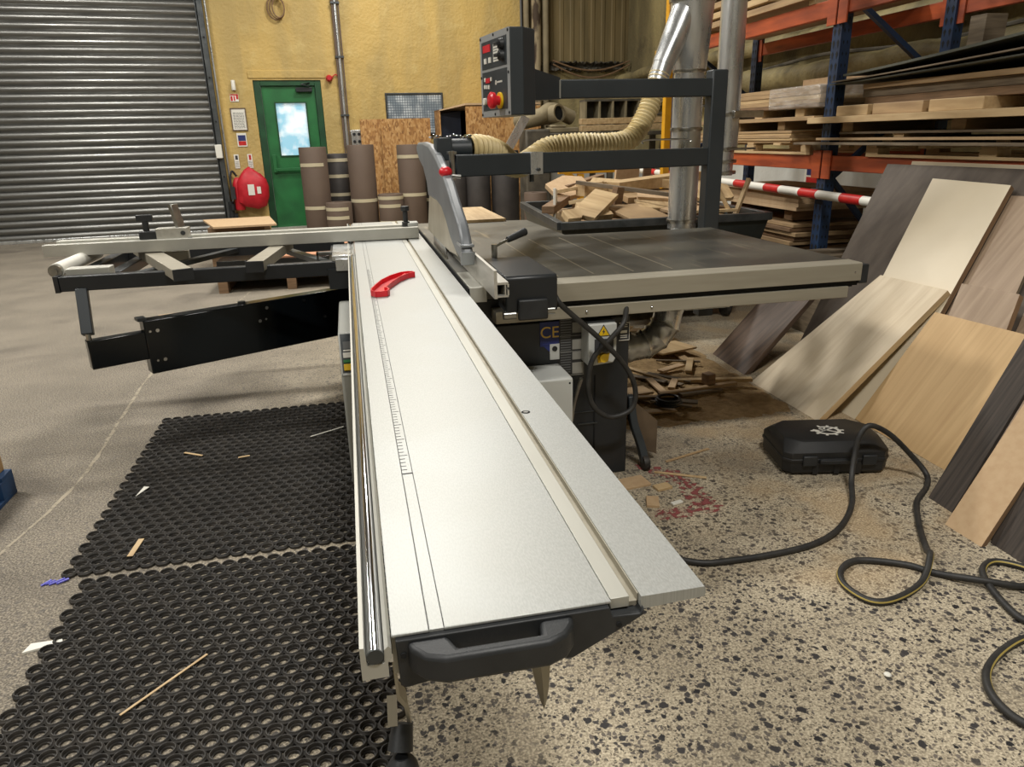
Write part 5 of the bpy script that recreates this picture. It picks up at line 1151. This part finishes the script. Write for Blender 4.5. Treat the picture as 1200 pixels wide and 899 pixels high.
plank('block_offcut', 'small pale block behind the batten in the bin', 'pine', (2.0, 6.05, .97), .22, .14, .11, 14, 0, 0)
plank('board_offcut', 'brown strip along the left rim of the bin', 'board_brown', (1.68, 5.95, .87), .75, .10, .06, 62, -3, 0)
plank('white_offcut', 'small white upright board at the left rim of the bin', 'white', (1.60, 5.75, .87), .18, .02, .26, 70, 8, 0)
plank('board_offcut', 'upright short brown piece in the middle of the bin', 'board_brown', (2.02, 5.48, .93), .07, .06, .17, 20, 8, 4)
plank('board_offcut', 'dark edged board under the batten right of the bin centre', 'mdf', (2.45, 5.6, .90), .40, .20, .05, -20, 4, 6)
plank('board_offcut', 'pale board beneath the thick pine board in the bin', 'ply', (2.52, 5.95, .90), .60, .28, .05, 4, 0, 8)
plank('board_offcut', 'pine slab at the back right of the bin next to the duct', 'pine', (2.86, 6.05, .97), .40, .24, .07, -30, 10, 6)
hole_ = thing('board_with_hole', 'pale board with a round hole at the right end of the bin', 'offcut', (2.80, 5.45, .93))
w = MB(); N = 28; Rm = Matrix.Translation((2.80, 5.45, .945)) @ Matrix.Rotation(R(-8), 4, 'Z') @ Matrix.Rotation(R(26), 4, 'X')
def sq(k):
    a = 2*PI*k/N; c, s = math.cos(a), math.sin(a); f = 1/max(abs(c), abs(s)); return (c*f*.15, s*f*.11)
o1 = [Rm @ Vector((*sq(k), .015)) for k in range(N)]; i1 = [Rm @ Vector((.05*math.cos(2*PI*k/N), .05*math.sin(2*PI*k/N), .015)) for k in range(N)]
i0 = [Rm @ Vector((.05*math.cos(2*PI*k/N), .05*math.sin(2*PI*k/N), -.015)) for k in range(N)]; o0 = [Rm @ Vector((*sq(k), -.015)) for k in range(N)]
w.loft([o0, o1, i1, i0], caps=False, closed=True); w.build('pierced_board', M['pine'], hole_)
plank('stick_offcut', 'thin stick standing crosswise at the right end of the bin', 'pine', (2.88, 5.12, .93), .30, .03, .03, 30, -58, 0)
plank('stick_offcut', 'second thin stick leaning left of the crosswise one', 'pine', (2.72, 5.1, .92), .24, .03, .03, 150, -62, 0)
plank('stick_offcut', 'dark stick lying low at the right end of the bin', 'board_brown', (2.66, 5.25, .86), .35, .04, .03, -30, 6, 0)
plank('stick_offcut', 'pale flat strip lying at the right front rim of the bin', 'pine', (2.62, 5.06, .845), .36, .05, .02, -4, 0, 0)
plank('board_offcut', 'flat pine piece between the bright tilted board and the left rim strip in the bin', 'pine', (1.84, 5.62, .90), .34, .16, .03, 40, 6, -10)
plank('board_offcut', 'square pale panel lying right of the upright brown piece in the bin', 'pine', (2.32, 5.42, .87), .30, .26, .02, -12, 4, 8)
plank('board_offcut', 'tan panel tucked under the right end of the batten in the bin', 'mdf', (2.50, 5.25, .85), .34, .24, .022, 22, -5, 6)
plank('block_offcut', 'thick pine block left of the long thick board at the back of the bin', 'pine', (2.22, 6.25, .97), .30, .2, .10, -24, 5, 6)
plank('board_offcut', 'narrow dark board across the back left of the bin', 'board_brown', (2.05, 6.42, 1.0), .5, .08, .05, 32, -8, 0)
plank('board_offcut', 'pale strip leaning on the curved brown offcut in the bin', 'pine', (1.90, 6.08, .98), .42, .05, .03, -28, -10, 0)
rr = random.Random(11)
for k in range(16):
    plank('mixed_offcut', 'wood offcut buried low among the scraps in the bin', ['mdf', 'ply', 'pine', 'board_grey'][k % 4], (1.65+rr.random()*1.25, 5.2+rr.random()*1.3, .765+rr.random()*.04), .2+rr.random()*.3, .1+rr.random()*.15, .03+.03*rr.random(), rr.uniform(0, 180), rr.uniform(-10, 10), rr.uniform(-12, 12), 'buried offcuts in the bin')
w = MB(); w.box(1.72, 2.88, 5.15, 6.45, .18, .78); tag(w.build('scrap_fill', M['ply']), 'dense mass of small wood scraps filling the bin', 'wood scraps', kind='stuff')
plank('tall_offcut', 'tall brown board leaning behind the bin beside the duct', 'mdf', (2.62, 6.95, .62), .26, .03, 1.2, 10, 6, 0)
plank('tall_offcut', 'narrow brown board leaning behind the bin, right of the wide one', 'board_brown', (2.84, 6.98, .63), .08, .03, 1.25, 10, 6, 0)

# ------------------------------------------------------------------ extraction ducts and hose
duct = thing('extraction_duct', 'galvanised extraction duct with a Y branch behind the saw arm', 'duct', (2.2, 4.7, 0))
w = MB(); w.cyl((2.205, 4.7, .78), (2.205, 4.7, 1.78), .096, n=28); w.build('lower_duct', M['galv'], duct)
w = MB(); w.lathe([(.096, 1.76), (.108, 1.785), (.135, 2.15), (.140, 2.5)], (2.205, 4.7, 0), n=28); w.build('branch_body', M['galv'], duct)
w = MB(); w.cyl((2.21, 4.70, 2.22), (1.985, 4.62, 1.80), .10, .066, n=24); w.build('branch_arm', M['galv'], duct)
w = MB(); w.cyl((1.995, 4.624, 1.82), (1.945, 4.60, 1.70), .064, n=22); w.build('branch_spigot', M['galv'], duct)
w = MB(); w.lathe([(.132, 2.5), (.144, 2.5), (.144, 3.6), (.132, 3.6)], (2.21, 4.7, 0), n=28); w.build('upper_duct', M['galv'], duct)
for z in (.83, 1.42, 1.775):
    w = MB(); w.lathe([(.096, z-.012), (.104, z-.012), (.106, z), (.104, z+.012), (.096, z+.012)], (2.205, 4.7, 0), n=28); w.build('joint_band', M['steel'], duct)
w = MB(); w.lathe([(.135, 2.17), (.145, 2.17), (.147, 2.19), (.145, 2.21), (.135, 2.21)], (2.205, 4.7, 0), n=28); w.build('joint_band', M['steel'], duct)
duct2 = thing('extraction_drop', 'second galvanised duct hanging right of the saw arm post', 'duct', (2.77, 5.2, 1.0))
w = MB(); w.cyl((2.755, 5.2, 1.28), (2.755, 5.2, 3.6), .090, n=28); w.build('drop_pipe', M['galv'], duct2)
w = MB(); w.cyl((2.735, 5.2, 1.09), (2.74, 5.2, 1.30), .083, n=24); w.build('end_collar', M['galv'], duct2)
for z in (1.11, 1.19, 1.28, 1.52):
    w = MB(); w.lathe([(.085, z-.012), (.098, z-.012), (.1, z), (.098, z+.012), (.085, z+.012)], (2.745, 5.2, 0), n=28); w.build('clamp_band', M['steel'], duct2)
w = MB(); w.box(2.72, 2.95, 5.10, 5.14, 1.27, 1.285); w.build('support_rod', M['steel'], duct2)
w = MB(); w.box(2.75, 2.98, 5.08, 5.12, 1.49, 1.54); w.build('clamp_tab', M['steel'], duct2, bevel=.003)
hs = spline([(.58, 3.68, 1.352), (.66, 3.72, 1.35), (.76, 3.82, 1.32), (.86, 4.0, 1.265), (.96, 4.2, 1.245), (1.04, 4.38, 1.255), (1.12, 4.46, 1.29), (1.22, 4.5, 1.335), (1.40, 4.5, 1.35), (1.60, 4.5, 1.345), (1.74, 4.52, 1.37), (1.83, 4.55, 1.46), (1.90, 4.58, 1.58), (1.945, 4.60, 1.70), (1.965, 4.61, 1.75)], 16)
Lh = []; acc = 0
for i, p in enumerate(hs):
    if i: acc += (p-hs[i-1]).length
    Lh.append(acc)
dense = []; rad = []; step = .0055; tot = acc; i = 0; s = 0
while s < tot:
    while Lh[i+1] < s: i += 1
    f = (s-Lh[i])/max(1e-6, Lh[i+1]-Lh[i]); dense.append(hs[i].lerp(hs[i+1], f)); rad.append(.061+.006*math.cos(2*PI*s/.024)); s += step
w = MB(); w.tube(dense, .064, 22, radii=rad, caps=False)
tag(w.build('extraction_hose', M['hose'], loc=(1.2, 4.3, 1.2)), 'cream ribbed extraction hose running from the blade guard to the duct', 'hose')

# ------------------------------------------------------------------ scraps and sawdust on the floor by the saw
w = MB(); rng = random.Random(5); G = 26
pts = []
for j in range(G+1):
    for i in range(G+1):
        u, v = i/G, j/G; x = 1.15+1.05*u; y = 3.15+1.9*v
        e = min(u, 1-u, v, 1-v)*4; e = min(1, e); h = (.035*e*(.4+.6*math.sin(u*7+v*3)**2)+.012*e*rng.random())
        pts.append((x+rng.uniform(-.02, .02), y+rng.uniform(-.03, .03), h-.001))
fs = [(j*(G+1)+i, j*(G+1)+i+1, (j+1)*(G+1)+i+1, (j+1)*(G+1)+i) for j in range(G) for i in range(G)]
w.add(pts, fs); tag(w.build('sawdust_pile', M['sawdust']), 'brown sawdust heaped on the floor beneath the rip table', 'sawdust', kind='stuff')
named = [((1.32, 3.55, .05), .42, .12, .012, 8, 'ply', 'wide flat offcut in the sawdust nearest the dust duct'), ((1.62, 3.80, .055), .30, .03, .014, -60, 'pine', 'thin pale stick pointing away in the sawdust'),
         ((1.95, 3.62, .05), .42, .04, .02, -16, 'pine', 'pale stick in the sawdust at the foot of the large pale board'), ((1.80, 3.52, .045), .5, .035, .018, 8, 'ply', 'long flat strip at the front edge of the sawdust'),
         ((1.55, 3.42, .04), .36, .05, .01, -28, 'board_grey', 'grey strip slanting over the front of the sawdust'), ((1.95, 4.25, .07), .30, .20, .012, 20, 'pine', 'pale square offcut behind the sawdust near the brown leaning board'),
         ((1.55, 4.35, .07), .55, .06, .012, 4, 'pine', 'long pale strip far back under the rip table'), ((1.88, 3.56, .085), .05, .06, .06, 12, 'board_brown', 'small upright brown block on the strip by the sawdust'),
         ((1.40, 3.30, .03), .34, .05, .01, 4, 'ply', 'flat strip lying at the sawdust edge closest to the saw body')]
for c, L, W, t, yw, m, lab in named: plank('floor_offcut', lab, m, c, L, W, t, yw, rng.uniform(-4, 4), 0)
for k in range(26):
    x = 1.2+rng.random()*.85; y = 3.25+rng.random()*1.6
    plank('small_scrap', 'small wood scrap lying in the sawdust beneath the rip table', ['pine', 'ply', 'mdf', 'board_grey'][k % 4], (x, y, .035+.02*rng.random()), .06+rng.random()*.22, .012+rng.random()*.04, .008+.008*rng.random(), rng.uniform(0, 180), rng.uniform(-6, 6), 0, 'small scraps in the sawdust', 'scrap')
front = [((1.16, 2.53, .006), .07, .045, .012, 10, 'pine', 'square pale chip on the floor next to the support foot'), ((1.07, 2.42, .006), .08, .05, .012, 70, 'mdf', 'brown chip close to the carriage edge near the red paint'),
         ((1.28, 2.62, .004), .22, .014, .006, -30, 'pine', 'thin pale strip lying over the red floor paint'), ((1.40, 2.80, .004), .26, .014, .006, 18, 'ply', 'thin strip on the bare concrete right of the support foot'),
         ((1.16, 2.39, .005), .05, .02, .008, 15, 'white', 'tiny white chip beside the red floor paint'), ((1.05, 2.60, .005), .14, .09, .01, 8, 'mdf', 'flat brown offcut at the front corner of the saw body')]
for c, L, W, t, yw, m, lab in front: plank('floor_chip', lab, m, c, L, W, t, yw)
w = MB(); 
for k in range(3):
    w.tube([(1.55+(.07-.006*k)*math.cos(a), 3.36+(.07-.006*k)*math.sin(a), .045+.012*k) for a in [2*PI*i/30 for i in range(31)]], .007, 7)
tag(w.build('wire_coil', M['paint_black']), 'small coil of black cable lying in the sawdust', 'coil')

# ------------------------------------------------------------------ stack on the floor behind the crosscut fence, pallet at the left edge
pallet(-1.35, .05, 7.55, 8.75, 0, 'wooden pallet on the floor beyond the crosscut fence', m='board_brown', h=.13)
for k, (z0, z1, mm) in enumerate(((.131, .19, 'panel_black'), (.191, .25, 'panel_black'), (.251, .31, 'panel_black'))):
    w = MB(); w.box(-1.4+.03*k, .05-.02*k, 7.56+.01*k, 8.8, z0, z1); tag(w.build('laminate_board', M[mm], bevel=.002), ['lowest', 'middle', 'topmost'][k]+' black board on the pallet beyond the crosscut fence', 'board', 'black boards on the floor pallet')
w = MB(); w.box(-.95, .0, 7.62, 8.5, .311, .33); tag(w.build('pink_board', mat('pinkish raw board', (206, 150, 116), .6, 0, (190, 136, 104), nscale=5), bevel=.002), 'pinkish raw board on top of the black boards beyond the fence', 'board')
w = MB(); w.box(-1.62, -1.0, 8.95, 9.6, 0, .5); tag(w.build('board_pack', M['board_brown'], bevel=.003), 'block of boards standing before the green door, under the tan top sheet', 'board pack')
w = MB(); w.add([(-1.80, 9.75, .505), (-1.53, 8.80, .505), (-.85, 8.85, .505), (-1.02, 9.85, .505), (-1.80, 9.75, .525), (-1.53, 8.80, .525), (-.85, 8.85, .525), (-1.02, 9.85, .525)], [(3, 2, 1, 0), (4, 5, 6, 7), (0, 1, 5, 4), (1, 2, 6, 5), (2, 3, 7, 6), (3, 0, 4, 7)])
tag(w.build('tan_sheet', M['mdf'], smooth=False), 'tan sheet seen over the crosscut fence in front of the shutter edge', 'board')
plank('plank_offcut', 'pinkish thin strip on the concrete below the crosscut fence', 'mdf', (-1.35, 6.75, .01), .75, .06, .015, 20)
pallet(-2.72, -1.52, 2.52, 3.22, 0, 'blue pallet on the concrete at the left edge of the view', m='pallet_blue', h=.11)
w = MB(); w.box(-2.6, -1.545, 2.75, 3.215, .1105, .24); cb_ = tag(w.build('cardboard_box', M['card'], bevel=.004), 'brown cardboard box on the blue pallet at the left edge', 'box')
# ------------------------------------------------------------------ lights
def lamp(x, y, z, sx, sy, power, col=(1, .965, .90), rz=0):
    l = bpy.data.lights.new('ceiling_lamp', 'AREA'); l.shape = 'RECTANGLE'; l.size = sx; l.size_y = sy; l.energy = power; l.color = col
    o = bpy.data.objects.new('ceiling_lamp', l); COL.objects.link(o); o.location = (x, y, z); o.rotation_euler = (0, 0, rz); return o
for (x, y, e) in ((-4.0, 4.2, 620), (-4.2, 9.6, 480), (.2, 7.0, 560), (.9, -.6, 520), (-4.2, -1.8, 340), (1.2, 11.0, 400)):
    lamp(x, y, 5.6, 1.3, .35, e)
wd = bpy.data.worlds.new('warehouse_ambient'); SC.world = wd; wd.use_nodes = True
bg = wd.node_tree.nodes['Background']; bg.inputs['Color'].default_value = (1, .94, .84, 1); bg.inputs['Strength'].default_value = .25
# ------------------------------------------------------------------ camera
cam = bpy.data.cameras.new('camera'); co = bpy.data.objects.new('camera', cam); COL.objects.link(co); SC.camera = co
cam.sensor_fit = 'HORIZONTAL'; cam.sensor_width = 36; cam.lens = 850/1200*36; cam.clip_start = .05; cam.clip_end = 60
CR, CF, CU = (.97658976, -.21369856, -.02460423), (.19465373, .92660046, -.3217476), (.09155529, .30942611, .94650574)
co.matrix_world = Matrix(((CR[0], CU[0], -CF[0], 0), (CR[1], CU[1], -CF[1], 0), (CR[2], CU[2], -CF[2], 1.40), (0, 0, 0, 1)))
SC.view_settings.view_transform = 'Standard'; SC.view_settings.look = 'None'; SC.view_settings.gamma = 1; SC.view_settings.use_curve_mapping = False
SC.view_settings.exposure = -1.2
